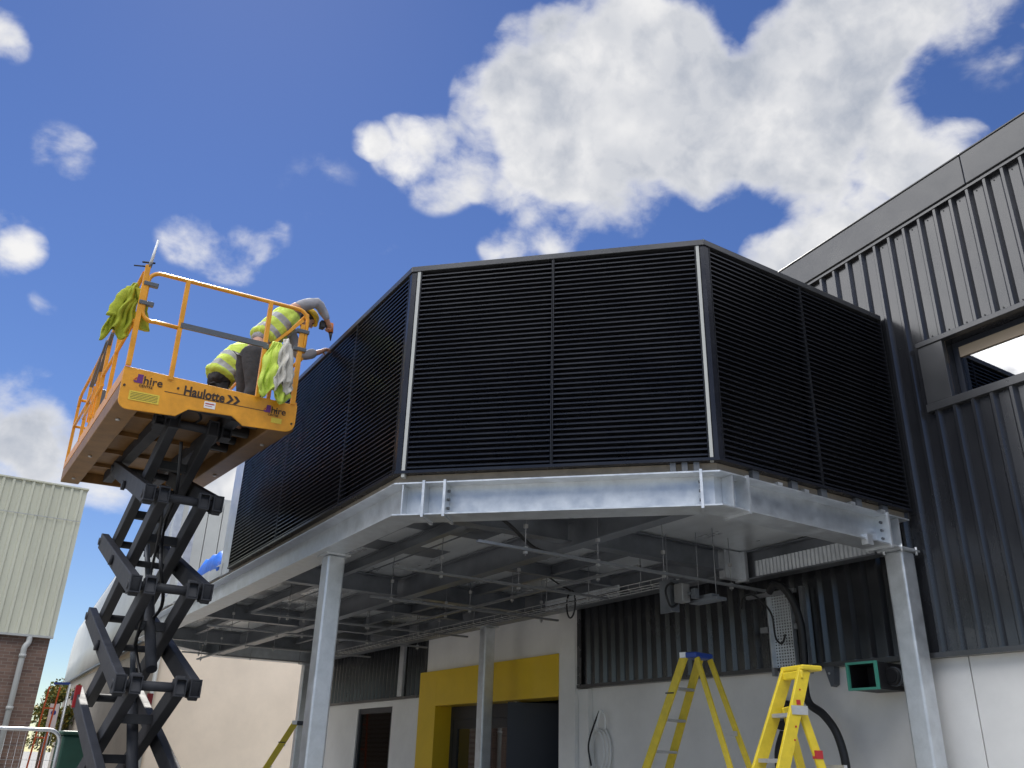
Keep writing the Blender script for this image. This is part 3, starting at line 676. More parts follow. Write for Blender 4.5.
tag(m.build('wall_cable', M['black']), 'short black cable over the coiled white hose', 'cable')
# square duct with green rim
t = thing('square_duct', P(5.55,7.8,2.33), 'square black duct outlet with green rim below the dark cladding', 'duct')
m = MB(); a0,a1,c0,c1 = 5.375,5.715,2.335,2.595
for a,b,c,d in ((a0,a1,c0,c0+.022),(a0,a1,c1-.022,c1),(a0,a0+.022,c0+.0225,c1-.0225),(a1-.022,a1,c0+.0225,c1-.0225)): m.box(a,b,7.50,7.53,c,d)
m.build('rim', M['green'], t)
m = MB()
for a,b,c,d in ((a0+.005,a1-.005,c0+.006,c0+.018),(a0+.005,a1-.005,c1-.018,c1-.006),(a0+.005,a0+.018,c0+.019,c1-.019),(a1-.018,a1-.005,c0+.019,c1-.019)): m.box(a,b,7.531,7.935,c,d)
m.box(a0+.02,a1-.02,7.80,7.81,c0+.02,c1-.02)
m.build('duct_body', M['black'], t)
t = thing('round_pipe', P(5.38,7.8,2.42), 'black round pipe stub on the white wall beside the right column', 'pipe')
m = MB(); m.tube([P(5.34,7.66,2.46),P(5.34,7.935,2.46)], .082, 24); m.build('pipe_wall', M['black'], t)
m = MB(); m.tube([P(5.34,7.652,2.46),P(5.34,7.659,2.46)], .066, 24); m.build('pipe_mouth', M['dark'], t)
m = MB(); m.tube([P(5.34,7.70,2.46),P(5.34,7.73,2.46)], .09, 24); m.build('collar', M['grey'], t)
t = thing('wall_bracket', P(6.2,7.9,2.4), 'small dark triangular bracket under the cladding beside the green duct', 'bracket')
m = MB(); m.prism([P(6.24,7.84,2.62),P(6.12,7.84,2.62),P(6.14,7.84,2.44),P(6.18,7.84,2.42)], P(0,.09,0)); m.build('bracket_plate', M['grey'], t)
m = MB(); m.tube([P(6.18,7.83,2.55),P(6.18,7.84,2.55)], .012, 8); m.build('bolt', M['alu'], t)

# ================================================================ STEP LADDERS
def step_ladder(loc, d, H, sf, sr, wt, wb, n, label, capmat, topplat=False):
    """loc plan of top centre; d plan unit vector front -> rear; sf, sr how far the feet stand forward and back"""
    d = Vector(d).normalized(); w = Vector((d.y,-d.x)); c = Vector(loc)
    t = thing('step_ladder', P(c.x,c.y,0), label, 'ladder')
    def Q(a, b, z): q = c + d*a + w*b; return P(q.x,q.y,z)
    dv, wv = P(d.x,d.y,0), P(w.x,w.y,0)
    for s in (-1,1):
        m = MB(); A = Q(-sf,s*wb/2,0); B = Q(-.05,s*wt/2,H-.03)
        m.bar(A,B,.028,.085,wv); e = (B-A).normalized(); o = e.cross(wv).normalized()
        m.build('front_stile', M['ladder'], t, bevel=.004)
        m = MB(); A = Q(sr,s*(wb*.92)/2,0); B = Q(.09 if not topplat else -.10,s*(wt*.86)/2,H-.05 if not topplat else H*.885)
        m.bar(A,B,.026,.055,wv); m.build('rear_stile', M['ladder'], t, bevel=.004)
        m = MB(); m.obox(Q(-sf-.05,s*wb/2-.03,0), dv*.10, wv*.06, Vector((0,0,.05))); m.build('foot', M['black'], t)
        m = MB(); m.obox(Q(sr-.05,s*wb*.92/2-.03,0), dv*.10, wv*.06, Vector((0,0,.05))); m.build('foot', M['black'], t)
    for k in range(1,n):
        f = k/n; z = (H-.04)*f; a = -sf + (sf-.05)*f; hw = (wb + (wt-wb)*f)/2-.012
        m = MB(); m.obox(Q(a-.03,-hw,z-.012), dv*.085, wv*2*hw, Vector((0,0,.024))); m.build('tread', M['alu'], t)
    for f in (.22,.5,.72):
        z = H*f; a = sr + (.07-sr)*f; hw = (wb*.92 + (wt*.86-wb*.92)*f)/2
        m = MB(); m.obox(Q(a-.012,-hw,z-.02), dv*.024, wv*2*hw, Vector((0,0,.045))); m.build('rear_brace', M['alu'], t)
    m = MB()
    for s in (-1,1): m.bar(Q(-sf*.45,s*wb*.38,H*.52), Q(sr*.5,s*wb*.36,H*.5), .012,.02)
    m.split('spreader', M['grey'], t)
    m = MB()
    if topplat: m.obox(Q(-.085,-wt/2-.03,H-.035), dv*.16, wv*(wt+.06), Vector((0,0,.035))); m.obox(Q(-.095,-wt/2-.03,H-.09), dv*.02, wv*(wt+.06), Vector((0,0,.054)))
    else: m.obox(Q(-.085,-wt/2-.02,H-.05), dv*.19, wv*(wt+.04), Vector((0,0,.055)))
    m.build('top_cap', capmat, t, bevel=.012)
    if topplat:
        for s in (-1,1):
            m = MB(); m.obox(Q(-.20,s*(wt/2+.034)-.006,H*.86), dv*.12, wv*.008, Vector((0,0,.055))); m.build('hinge_plate', M['alu'], t)
        m = MB(); m.obox(Q(-.05,-.122,1.68), dv*.058, wv*.032, Vector((0,0,.05))); m.build('red_tape', M['red'], t)
        for aa, zz, sz in ((-.155,2.0,.030),(-.19,1.86,.012),(-.21,1.78,.010),(-.12,2.09,.010)):
            m = MB(); q_ = Q(aa,0,zz); hw_ = (wb+(wt-wb)*zz/(H-.03))/2+.0150
            m.obox(q_ - wv*(hw_+.002), dv*sz, wv*.003, Vector((0,0,sz))); m.build('red_mark', M['red'], t)
    else:
        m = MB(); m.obox(Q(-.09,-wt/2-.025,H-.045), dv*.07, wv*.12, Vector((0,0,.052))); m.build('cap_corner', M['whitep'], t)
        f = .86; m = MB(); m.obox(Q(-sf+(sf-.05)*f-.052, -(wb+(wt-wb)*f)/2-.022, H*f-.008), dv*.10, wv*.044, Vector((0,0,.012))); m.build('strap', M['black'], t)
    return t
step_ladder((6.64,6.40), (-.985,.17), 2.66, 1.30, .98, .25, .52, 9, 'tall yellow step ladder with a blue top cap under the canopy, left of the other', M['blue'])
step_ladder((4.11,4.93), (-.25,.97), 2.255, 1.0, .42, .19, .50, 8, 'yellow step ladder with a yellow top and red marks, beside the right column', M['ladder'], True)
step_ladder((13.33,4.70), (-.33,.94), 2.08, 1.15, .55, .26, .46, 7, 'small yellow step ladder in front of the cream wall beside the far column', M['doorc'])

# ================================================================ SCISSOR LIFT
o0 = P(8.47,.82,4.674); a_ = 1.573; t1, t2 = .031, .083
Wv = P(math.cos(a_)*math.cos(t1), math.sin(a_)*math.cos(t1), math.sin(t1))
Lv = P(math.sin(a_)*math.cos(t2), -math.cos(a_)*math.cos(t2), math.sin(t2)); Lv = (Lv - Wv*Lv.dot(Wv)).normalized()
Uv = Lv.cross(Wv); Uv = Uv if Uv.z > 0 else -Uv
LW, LL, LH = 1.738, 5.13, 1.40
def F(a, b, c): return o0 + Wv*a + Lv*b + Uv*c
lift = thing('scissor_lift', P(10.4,1.69,0), 'orange scissor lift with raised platform and charcoal arms beside the louvres', 'scissor lift')
plat = MB()
plat.obox(F(.02,.02,.20), Wv*(LW-.04), Lv*(LL-.04), Uv*.03)
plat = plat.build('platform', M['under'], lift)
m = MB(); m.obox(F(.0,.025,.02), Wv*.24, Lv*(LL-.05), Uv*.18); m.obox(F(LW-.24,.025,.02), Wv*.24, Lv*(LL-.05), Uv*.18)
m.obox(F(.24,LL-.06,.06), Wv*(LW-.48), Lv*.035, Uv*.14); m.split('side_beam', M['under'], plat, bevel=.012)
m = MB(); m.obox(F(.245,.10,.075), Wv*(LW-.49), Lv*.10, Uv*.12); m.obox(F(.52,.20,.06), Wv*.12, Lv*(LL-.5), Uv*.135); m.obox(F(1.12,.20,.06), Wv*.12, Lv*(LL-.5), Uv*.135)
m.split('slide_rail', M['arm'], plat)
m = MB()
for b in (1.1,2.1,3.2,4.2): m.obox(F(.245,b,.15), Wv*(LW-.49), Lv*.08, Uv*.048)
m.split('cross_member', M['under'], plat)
m = MB()
for b in (.8,2.9,4.6):
    for a in (.12,LW-.10): m.tube([F(a,b,.0),F(a,b,.02)], .022, 10)
m.split('bolt', M['alu'], plat)
m = MB(); m.tube(catmull([F(.80,.3,.12),F(.88,.5,.10),F(.84,.75,.09),F(.70,.95,.1),F(.66,1.3,.12)],6), .014, 8); m.build('hose', M['black'], plat)
# toe board end plate with notch and rounded corners
def toe(b, th):
    r = .10; prof = []
    for k in range(7):
        an = math.pi + k*math.pi/12; prof.append((r + r*math.cos(an), r + r*math.sin(an)))
    prof += [(.54,0),(.65,.085),(1.08,.085),(1.20,0)]
    for k in range(7):
        an = 1.5*math.pi + k*math.pi/12; prof.append((LW-r + r*math.cos(an), r + r*math.sin(an)))
    prof += [(LW,.30),(LW-.30,.315),(.02,.37),(0,.37)]
    prof = [(x, y - .075*(1-x/LW)*(1 if y < .2 else .25)) for x, y in prof]
    mm = MB(); mm.prism([F(x,b,y) for x,y in prof], Lv*th); return mm
tb = toe(-.004,.024).build('toe_board', M['orange'], plat, bevel=.004)
m = MB(); m.obox(F(0,LL-.03,.21), Wv*LW, Lv*.02, Uv*.13); m.obox(F(-.0,.03,.21), Wv*.018, Lv*(LL-.07), Uv*.13); m.obox(F(LW-.018,.03,.21), Wv*.018, Lv*(LL-.07), Uv*.13)
m.build('toe_board', M['orange'], plat)
m = MB(); m.obox(F(.40,-.0065,.17), Wv*1.0, Lv*.0025, Uv*.006)
for x,y in ((.52,.23),(1.52,.20),(.03,.16),(LW-.04,.09)): m.tube([F(x,-.012,y),F(x,-.003,y)], .012, 8)
m.build('panel_seam', M['ink'], tb)
# lettering
def text(body, a, c, size, mt, parent, name, shear=0, bold=.0, sx=1.0):
    cu = bpy.data.curves.new(name, 'FONT'); cu.body = body; cu.size = size; cu.shear = shear; cu.offset = bold; cu.extrude = .0015
    ob = bpy.data.objects.new(name, cu); COL.objects.link(ob)
    bpy.context.view_layer.update()
    me = bpy.data.meshes.new_from_object(ob.evaluated_get(bpy.context.evaluated_depsgraph_get()))
    bpy.data.objects.remove(ob)
    off_ = wloc(parent); org = F(a, -.008, c)
    for v in me.vertices: v.co = org + Wv*v.co.x*sx + Uv*v.co.y - Lv*v.co.z - off_
    me.materials.clear(); me.materials.append(mt)
    r_ = bpy.data.objects.new(name, me); COL.objects.link(r_); r_.parent = parent; return r_
text('Haulotte', .575, .178, .135, M['ink'], tb, 'lettering', 0, .0034, .84)
m = MB()
for x in (1.0,1.065):
    m.prism([F(x,-.0085,.265),F(x+.032,-.0085,.265),F(x+.072,-.0085,.222),F(x+.032,-.0085,.179),F(x,-.0085,.179),F(x+.04,-.0085,.222)], Lv*.003)
m.split('chevron', M['ink'], tb)
def hire(a, c, k):
    text('hire', a+.135*k, c, .175*k, M['ink'], tb, 'lettering', 0, .001)
    text('CENTRE', a+.09*k, c-.052*k, .052*k, M['ink'], tb, 'lettering')
    mm = MB()
    mm.prism([F(a+x*k,-.0085,c+y*k) for x,y in ((.0,.03),(.045,.03),(.05,.06),(.055,.135),(.13,.135),(.13,.0),(.02,.0))], Lv*.003)
    mm.build('logo', M['purple'], tb)
    mm = MB(); mm.prism([F(a+x*k,-.0095,c+y*k) for x,y in ((.0,.035),(.035,.05),(.05,.085),(.03,.07))], Lv*.003); mm.build('logo', M['red'], tb)
hire(.10,.205,.66); hire(1.385,.165,.58)
m = MB(); m.obox(F(.085,-.0085,.025), Wv*.28, Lv*.003, Uv*.095); m.obox(F(1.48,-.0085,.065), Wv*.11, Lv*.003, Uv*.055); m.split('yellow_sticker', M['decal'], tb)
m = MB()
for i in range(5): m.obox(F(.10,-.0095,.04+.015*i), Wv*.25, Lv*.002, Uv*.004)
m.build('sticker_lines', M['ink'], tb)
m = MB(); m.obox(F(.79,-.0085,.085), Wv*.11, Lv*.003, Uv*.07); m.build('white_sticker', M['decalw'], tb)
m = MB(); m.obox(F(.80,-.0095,.125), Wv*.09, Lv*.002, Uv*.012); m.obox(F(.80,-.0095,.105), Wv*.07, Lv*.002, Uv*.006); m.build('sticker_lines', M['red'], tb)
# guard rails
r_ = .021
def arc(c, r, a0, a1, b, n=6):
    return [F(c[0]+r*math.cos(a0+(a1-a0)*k/n), b, c[1]+r*math.sin(a0+(a1-a0)*k/n)) for k in range(n+1)]
hp = math.pi/2
m = MB()
m.tube([F(.25*LW,-.0,.855),F(.2,.0,.86)] + arc((.16,.955),.10,1.5*math.pi,math.pi,0) + arc((.17,1.27),.11,math.pi,hp,0) + [F(LW-.20,0,1.39)] + arc((LW-.13,1.27),.12,hp,0,0) + [F(LW-.01,0,1.0),F(LW-.02,0,.9)], r_, 10)
m.build('top_rail', M['orange'], lift)
for a in (.25*LW,.75*LW):
    m = MB(); m.bar(F(a,.0,.30),F(a,.0,1.39),.045,.04,Wv); m.build('rail_post', M['orange'], lift, bevel=.004)
m = MB(); m.bar(F(.03,.0,.36),F(.03,0,1.44),.05,.04,Wv); m.build('rail_post', M['orange'], lift, bevel=.004)
m = MB(); m.bar(F(LW-.055,.0,.30),F(LW-.055,0,1.22),.05,.04,Wv); m.build('rail_post', M['orange'], lift, bevel=.004)
m = MB(); m.bar(F(.25*LW,-.01,.885),F(.76*LW,-.01,.885),.035,.055,Lv); m.build('mid_bar', M['grey'], lift)
m = MB(); m.bar(F(LW-.06,.0,1.27),F(.775*LW,.03,.88),.04,.03,Lv); m.build('diagonal_brace', M['orange'], lift)
m = MB()
for a,c in ((.10,1.24),(.09,1.03),(LW-.04,1.14),(LW-.05,.93)): m.obox(F(a-.08,-.03,c-.022), Wv*.14, Lv*.06, Uv*.044)
m.obox(F(.75*LW-.02,-.028,.84), Wv*.06, Lv*.05, Uv*.06)
m.split('clamp', M['grey'], lift, bevel=.006)
for side in (0.012, LW-.012):
    m = MB()
    m.tube([F(side,.03,1.36),F(side,1.8,1.36),F(side,3.3,1.30),F(side,4.75,1.28)] + [F(side,4.9,1.24),F(side,4.95,1.1)], r_, 10); m.tube([F(side,.03,.84),F(side,4.95,.82)], r_*.9, 10)
    m.split('side_rail', M['orange'], lift)
    for b in (1.15,2.1,2.55,3.5,4.95):
        m = MB(); m.bar(F(side,b,.3),F(side,b,1.33 if b < 3 else 1.28),.045,.04,Lv); m.build('rail_post', M['orange'], lift)
m = MB(); m.tube([F(.02,4.95,1.22),F(.5,4.97,1.24),F(LW-.02,4.95,1.22)], r_, 10); m.tube([F(.02,4.95,.82),F(LW-.02,4.95,.82)], r_*.9, 10); m.split('end_rail', M['orange'], lift)
m = MB(); m.bar(F(.0,1.9,1.30),F(-.0,2.75,.90),.04,.03,Wv); m.bar(F(0.,2.3,1.32),F(0,3.3,1.0),.05,.03,Wv); m.split('gate_brace', M['grey'], lift)
m = MB()
for b in (2.2,2.4,2.62): m.bar(F(-.01,b,.36),F(-.01,b,.82),.03,.03,Lv)
m.tube([F(-.01,1.7,.60),F(-.01,3.4,.58)], .018, 8); m.build('gate', M['orange'], lift)
# control box on the far rail
m = MB(); m.obox(F(.10,4.3,1.05), Wv*.3, Lv*.2, Uv*.22); m.build('control_box', M['grey'], lift, bevel=.01)
# antenna-like work lamp
m = MB(); m.tube([F(.04,.0,1.42),F(.05,0,1.47)],.022,10); m.build('lamp_bracket', M['grey'], lift)
m = MB(); m.tube([F(.05,.0,1.47),F(.075,0,1.74)],[.016,.010],10); m.build('whip_lamp', M['whitep'], lift)
m = MB(); m.tube([F(-.03,.0,1.46),F(.09,.01,1.485)],.010,8); m.tube([F(-.10,.0,1.40),F(.03,.01,1.43)],.008,8); m.split('lamp_wire', M['black'], lift)
# scissor pack
UN, UF = 9.091, 11.716
zs_n = [4.78,3.984,3.081,2.172,1.27]; zs_f = [4.93,3.984,3.081,2.172,1.27]
def sv(v, z): return v - .046*(z-4)
V0, V1 = 1.304, 2.076
def pin(u, v, z): return P(u, sv(v,z), z)
for k in range(4):
    for v in (V0+.045, V1-.045):                                         # outer pair: far upper -> near lower
        m = MB(); A = pin(UF,v,zs_f[k]); B = pin(UN,v,zs_n[k+1]); e = (B-A).normalized()*.07
        m.bar(A-e,B+e,.09,.19,P(0,1,0)); m.build('scissor_arm', M['arm'], lift, bevel=.01)
    for v in (V0+.185, V1-.185):                                         # inner pair: near upper -> far lower
        m = MB(); A = pin(UN,v,zs_n[k]); B = pin(UF,v,zs_f[k+1]); e = (B-A).normalized()*.07
        m.bar(A-e,B+e,.10,.19,P(0,1,0)); m.build('scissor_arm', M['arm'], lift, bevel=.01)
    m = MB()
    for f in (.30,.72):
        A = pin(UN,V0+.22,zs_n[k]); B = pin(UF,V0+.22,zs_f[k+1]); q = A+(B-A)*f; m.bar(q, q+P(0,V1-V0-.44,0), .09,.09)
    m.split('cross_brace', M['arm'], lift)
for lab, U_, zz in (('n',UN,zs_n),('f',UF,zs_f)):
    for z in zz:
        m = MB(); m.tube([pin(U_,V0-.02,z),pin(U_,V1+.02,z)], .045, 14); pn = m.build('pivot_tube', M['arm'], lift)
        if lab == 'n':
            m = MB()
            for v in (V0+.045,V0+.185,V1-.185,V1-.045):
                c = pin(U_,v,z); s = .052; hh = .082
                for dz0, dz1 in ((hh-.012,hh),(-hh,-hh+.012)): m.obox(c+P(-.10,-s,dz0), P(.17,0,0), P(0,2*s,0), Vector((0,0,dz1-dz0)))
                for dv in (-s, s-.010): m.obox(c+P(-.10,dv,-hh+.012), P(.17,0,0), P(0,.010,0), Vector((0,0,2*hh-.024)))
            m.split('arm_socket', M['arm'], pn)
m = MB()
for k in range(3):
    mid = (zs_n[k]+zs_n[k+1])/2
    for v in (V0-.02, V1+.02): m.tube([pin((UN+UF)/2,v-.02,mid),pin((UN+UF)/2,v+.02,mid)], .055, 12)
    m.tube([pin((UN+UF)/2,V0,mid),pin((UN+UF)/2,V1,mid)], .035, 12)
m.split('centre_pin', M['arm'], lift)
for k, (A, B) in enumerate(((pin(9.45,1.69,2.35),pin(10.9,1.69,4.0)),(pin(9.5,1.69,1.2),pin(10.6,1.69,2.6)))):
    m = MB(); m.tube([A,A+(B-A)*.6], .055, 16); cy = m.build('hydraulic_cylinder', M['arm'], lift)
    m = MB(); m.tube([A+(B-A)*.6,B], .030, 14); m.build('piston_rod', M['grey'], cy)
m = MB()
m.tube(catmull([pin(9.1,1.60,4.6),pin(9.3,1.66,4.1),pin(9.9,1.70,3.9),pin(9.4,1.62,3.4),pin(9.7,1.75,3.0),pin(10.1,1.62,2.7),pin(9.6,1.66,2.2)],7), .018, 8)
m.tube(catmull([pin(9.2,1.52,4.0),pin(9.35,1.56,3.7),pin(9.6,1.58,3.3),pin(9.4,1.55,3.1),pin(9.8,1.56,2.6)],7), .014, 8)
m.split('hydraulic_hose', M['black'], lift)
m = MB(); m.obox(pin(11.45,V0-.03,2.04), P(.05,0,0), P(0,.06,0), Vector((0,0,.24))); m.obox(pin(UF-.1,V1+.02,2.0), P(.06,0,0), P(0,.06,0), Vector((0,0,.25))); m.split('safety_prop', M['red'], lift)
# chassis below the picture
m = MB(); m.box(8.9,12.0,1.15,2.3,.55,1.15); m.build('chassis', M['arm'], lift, bevel=.03)
for u in (9.35,11.55):
    for v in (.85,2.3):
        m = MB(); m.tube([P(u,v,.42),P(u,v+.28,.42)], .42, 28); wh = m.build('wheel', M['black'], lift)
        m = MB(); m.tube([P(u,v-.01,.42),P(u,v+.29,.42)], .2, 20); m.build('rim', M['orange'], wh)

# ================================================================ HI-VIS CLOTHES ON THE RAILS
def draped(name, org, width, length, drop, label, mats, nf=3.2, amp=.05, ph=0, sleeves=(), out_=None, ns=46, nt=40, lean=0):
    """cloth hung from one point: gathered at the top, folds open towards the hem; front and back sheet, loose sleeves"""
    o_ = out_ if out_ is not None else -Lv
    m = MB()
    def sheet(back):
        g = []
        for j in range(nt+1):
            t = j/nt; row = []
            wd = width[0] + (width[1]-width[0])*min(1, t*2.2)**.7 + (width[2]-width[1])*max(0, t-.45)/.55
            for i in range(ns+1):
                q = i/ns; x = (q-.5)*wd
                a = amp*(.25+.9*t)*(math.sin(2*math.pi*nf*q + ph + 1.3*t + back) + .45*math.sin(2*math.pi*nf*2.3*q + ph*2.1 - 2.4*t))
                a += .012*math.sin(31*q+9*t+ph) + .015*math.sin(17*t + 7*q + ph)
                bulge = (.035+.05*math.sin(math.pi*min(1,t*1.1)))*math.sin(math.pi*q)
                hem = length*(1 + .10*math.sin(2*math.pi*nf*q*.6 + ph) + drop*(q-.5))
                row.append(org + Wv*(x*math.cos(.15*a*10) + lean*t + .012*math.sin(14*t+5*q)) + o_*((bulge + a)*(1 if not back else -.45)) - Vector((0,0,1))*(t*hem))
            g.append([m.bm.verts.new(p) for p in row])
        for j in range(nt):
            mi = 1 if (not back and len(mats) > 1 and any(abs(j/nt-b_) < .035 for b_ in BAND)) else 0
            for i in range(ns):
                f = m.bm.faces.new((g[j][i],g[j][i+1],g[j+1][i+1],g[j+1][i])); f.smooth = True; f.material_index = mi
    BAND = (.55,.74) if len(mats) > 1 else ()
    sheet(0); sheet(1.7)
    for (dx, ln, r0, tw) in sleeves:
        pts = catmull([org + Wv*dx*.3 - Vector((0,0,.06)) + o_*.05, org + Wv*dx - Vector((0,0,ln*.45)) + o_*.07, org + Wv*(dx*1.15+tw) - Vector((0,0,ln)) + o_*.05], 8)
        rings = []
        for k, p in enumerate(pts):
            f = k/(len(pts)-1); rr = r0*(.8+.35*f)*(1+.10*math.sin(k*1.7))
            rings.append([p + Wv*math.cos(2*math.pi*a/14)*rr*(1+.12*math.sin(a*2+k)) + o_*math.sin(2*math.pi*a/14)*rr*.55*(1+.2*math.sin(a*3+k*.8)) for a in range(14)])
        m.loft(rings)
    o = m.build(name, mats)
    so_ = o.modifiers.new('thick','SOLIDIFY'); so_.thickness = .008
    return tag(o, label, 'jacket')
c = lambda a,b,k: F(a,b,k)
draped('hi_vis_jacket', c(-.035,.16,1.27), (.05,.20,.26), .60, -.12, 'crumpled yellow hi-vis jacket hung on the left end of the lift rail', [M['hiviz2']], 2.1, .032, 1.3, ((.10,.50,.045,.05),(-.10,.42,.05,-.03)), None, 46, 40, -.09)
draped('hi_vis_vest', c(1.42,-.05,.92), (.10,.30,.36), .60, .10, 'yellow hi-vis vest hung on the right end of the lift rail', [M['hiviz']], 2.7, .034, .4, (), None, 46, 40, .05)
draped('pale_jacket', c(1.485,-.14,.95), (.05,.15,.20), .56, .0, 'pale cream jacket hung over the yellow vest on the lift rail', [M['cloth']], 2.0, .024, 2.1, ((.05,.50,.035,.02),), None, 36, 36, .04)

# ================================================================ WORKERS
def folds(o, k):
    tx = bpy.data.textures.get('folds') or bpy.data.textures.new('folds', 'CLOUDS'); tx.noise_scale = .09; tx.noise_depth = 2
    dm = o.modifiers.new('folds','DISPLACE'); dm.texture = tx; dm.strength = k; dm.mid_level = .5; dm.texture_coords = 'LOCAL'
def skin_mesh(name, joints, edges, material, parent, sub=2):
    """joints: key -> (point, radius); one continuous skinned surface"""
    keys = list(joints); off_ = wloc(parent) if parent else Vector((0,0,0))
    me = bpy.data.meshes.new(name); me.from_pydata([tuple(joints[k][0]-off_) for k in keys], [(keys.index(a),keys.index(b)) for a,b in edges], []); me.update()
    o = bpy.data.objects.new(name, me); COL.objects.link(o); o.parent = parent
    s_ = o.modifiers.new('skin','SKIN'); s_.use_smooth_shade = True
    lay = me.skin_vertices[0].data
    for i, k in enumerate(keys):
        r = joints[k][1]; lay[i].radius = (r,r) if isinstance(r,(int,float)) else r; lay[i].use_root = (i == 0)
    d_ = o.modifiers.new('sub','SUBSURF'); d_.levels = sub; d_.render_levels = sub
    if name != 'body': folds(o, .035)
    me.materials.append(material); return o

def ringpts(c, a, b, n=16):
    return [c + a*math.cos(2*math.pi*k/n) + b*math.sin(2*math.pi*k/n) for k in range(n)]

def torso(name, spine, side, mats, mi, parent):
    """spine: (centre, half width, half depth); side: left-right unit vector"""
    m = MB(); rings = []
    for i, (c_, hw, hd) in enumerate(spine):
        nx = spine[min(i+1,len(spine)-1)][0] - spine[max(i-1,0)][0]; dep = nx.normalized().cross(side).normalized()
        rg = []
        for k in range(20):
            a = 2*math.pi*k/20; x = math.copysign(abs(math.cos(a))**.8, math.cos(a)); y = math.copysign(abs(math.sin(a))**.8, math.sin(a))
            rg.append(c_ + side*hw*x + dep*hd*y*(1+.05*math.sin(5*a+i)))
        rings.append(rg)
    m.loft(rings, mi); o = m.build(name, mats, parent)
    s_ = o.modifiers.new('sub','SUBSURF'); s_.levels = 1; s_.render_levels = 2
    folds(o, .045); return o

def hand_chains(j, e, pre, wrist, palm, fwd, sidev, nrm, curl=.6, s=1.0):
    """five fingers rooted in the palm; curl bends them towards nrm"""
    j[pre+'palm'] = (palm, .034*s); e.append((wrist, pre+'palm'))
    for i, (o_, l_) in enumerate(((-.030,.070),(-.010,.080),(.010,.075),(.030,.060))):
        a = palm + fwd*.035*s + sidev*o_*s; b = a + (fwd*math.cos(curl) + nrm*math.sin(curl))*l_*.5*s; c_ = b + (fwd*math.cos(curl*2.4) + nrm*math.sin(curl*2.4))*l_*.5*s
        j[pre+'f%da'%i] = (a,.0105*s); j[pre+'f%db'%i] = (b,.0095*s); j[pre+'f%dc'%i] = (c_,.008*s)
        e += [(pre+'palm',pre+'f%da'%i),(pre+'f%da'%i,pre+'f%db'%i),(pre+'f%db'%i,pre+'f%dc'%i)]
    a = palm - sidev*.035*s + nrm*.012*s; b = a + (fwd*.5 - sidev*.3 + nrm*.8).normalized()*.045*s
    j[pre+'ta'] = (a,.012*s); j[pre+'tb'] = (b,.010*s); e += [(pre+'palm',pre+'ta'),(pre+'ta',pre+'tb')]

def head(root, c_, face, up_, hat=True):
    """face: looking direction; egg-shaped head with nose, eyes, ears and a hard hat"""
    s_ = up_.cross(face).normalized(); up_ = face.cross(s_).normalized()
    m = MB(); rings = []
    for t_, w_, d_, f_ in ((-.125,.022,.026,.055),(-.115,.042,.050,.045),(-.08,.060,.074,.022),(-.04,.070,.088,.008),(0,.075,.096,0),(.04,.077,.100,-.004),(.08,.068,.088,-.006),(.108,.044,.056,-.006),(.118,.012,.016,-.006)):
        rings.append(ringpts(c_ + up_*t_ + face*f_, s_*w_, face*d_, 18))
    m.loft(rings)
    m.tube([c_+up_*.015+face*.088, c_+up_*-.028+face*.116, c_+up_*-.038+face*.095],[.008,.015,.010],8)
    for q in (-1,1): m.tube([c_+s_*q*.072+up_*.02, c_+s_*q*.084+up_*.0-face*.012, c_+s_*q*.074-up_*.03],[.008,.018,.008],8)
    h = m.build('head', M['skin'], root); h.modifiers.new('sub','SUBSURF').render_levels = 1
    m = MB()
    for q in (-1,1): m.tube([c_+s_*q*.031+up_*.008+face*.080, c_+s_*q*.031+up_*.008+face*.0945], .011, 10)
    m.tube([c_+s_*-.024-up_*.068+face*.088, c_-up_*.070+face*.098, c_+s_*.024-up_*.068+face*.088], .006, 8)
    m.split('face_feature', M['hair'], h)
    m = MB(); m.loft([ringpts(c_+up_*t_-face*.014, s_*w_, face*d_, 18) for t_,w_,d_ in ((-.06,.070,.090),(0,.080,.098),(.05,.082,.100),(.09,.07,.088),(.115,.03,.04))]); 
    m.build('hair', M['hair'], h)
    if hat:
        m = MB(); rings = [ringpts(c_+up_*t_-face*.003, s_*w_, face*d_, 24) for t_,w_,d_ in ((.045,.118,.142),(.050,.116,.140),(.056,.098,.122),(.09,.094,.118),(.125,.076,.098),(.150,.044,.058),(.158,.01,.014))]
        m.loft(rings); m.tube([c_+up_*.06+face*.12,c_+up_*.12+face*.085,c_+up_*.165,c_+up_*.12-face*.09],[.006,.012,.014,.008],8)
        m.build('hard_hat', M['hat'], root)
    return h

V3 = Vector
# --- worker leaning over the rail with a drill
wk = thing('person', P(9.2,2.25,4.88), 'worker in hi-vis vest and yellow hard hat leaning over the rail holding a drill', 'person', 'workers on the lift platform')
j = {}; e = []
j['pelvis'] = (P(9.20,2.20,5.86),.11); j['belly'] = (P(9.2,2.29,6.06),.12); j['chest'] = (P(9.2,2.47,6.32),.145); j['neckb'] = (P(9.2,2.60,6.50),.075); j['neck'] = (P(9.2,2.66,6.50),.058)
e += [('pelvis','belly'),('belly','chest'),('chest','neckb'),('neckb','neck')]
for s,un in ((-1,'r'),(1,'l')):
    j[un+'hip'] = (P(9.2+s*.10,2.17,5.78),.105); j[un+'knee'] = (P(9.2+s*.16,2.24,5.36),.07); j[un+'ank'] = (P(9.2+s*.17,2.16,4.97),.05); j[un+'toe'] = (P(9.2+s*.18,2.30,4.93),.04)
    e += [('pelvis',un+'hip'),(un+'hip',un+'knee'),(un+'knee',un+'ank'),(un+'ank',un+'toe')]
    j[un+'sh'] = (P(9.2+s*.17,2.53,6.48),.075); e.append(('chest',un+'sh'))
j['relb'] = (P(9.02,2.79,6.63),.048); j['rwri'] = (P(9.12,2.99,6.46),.034)
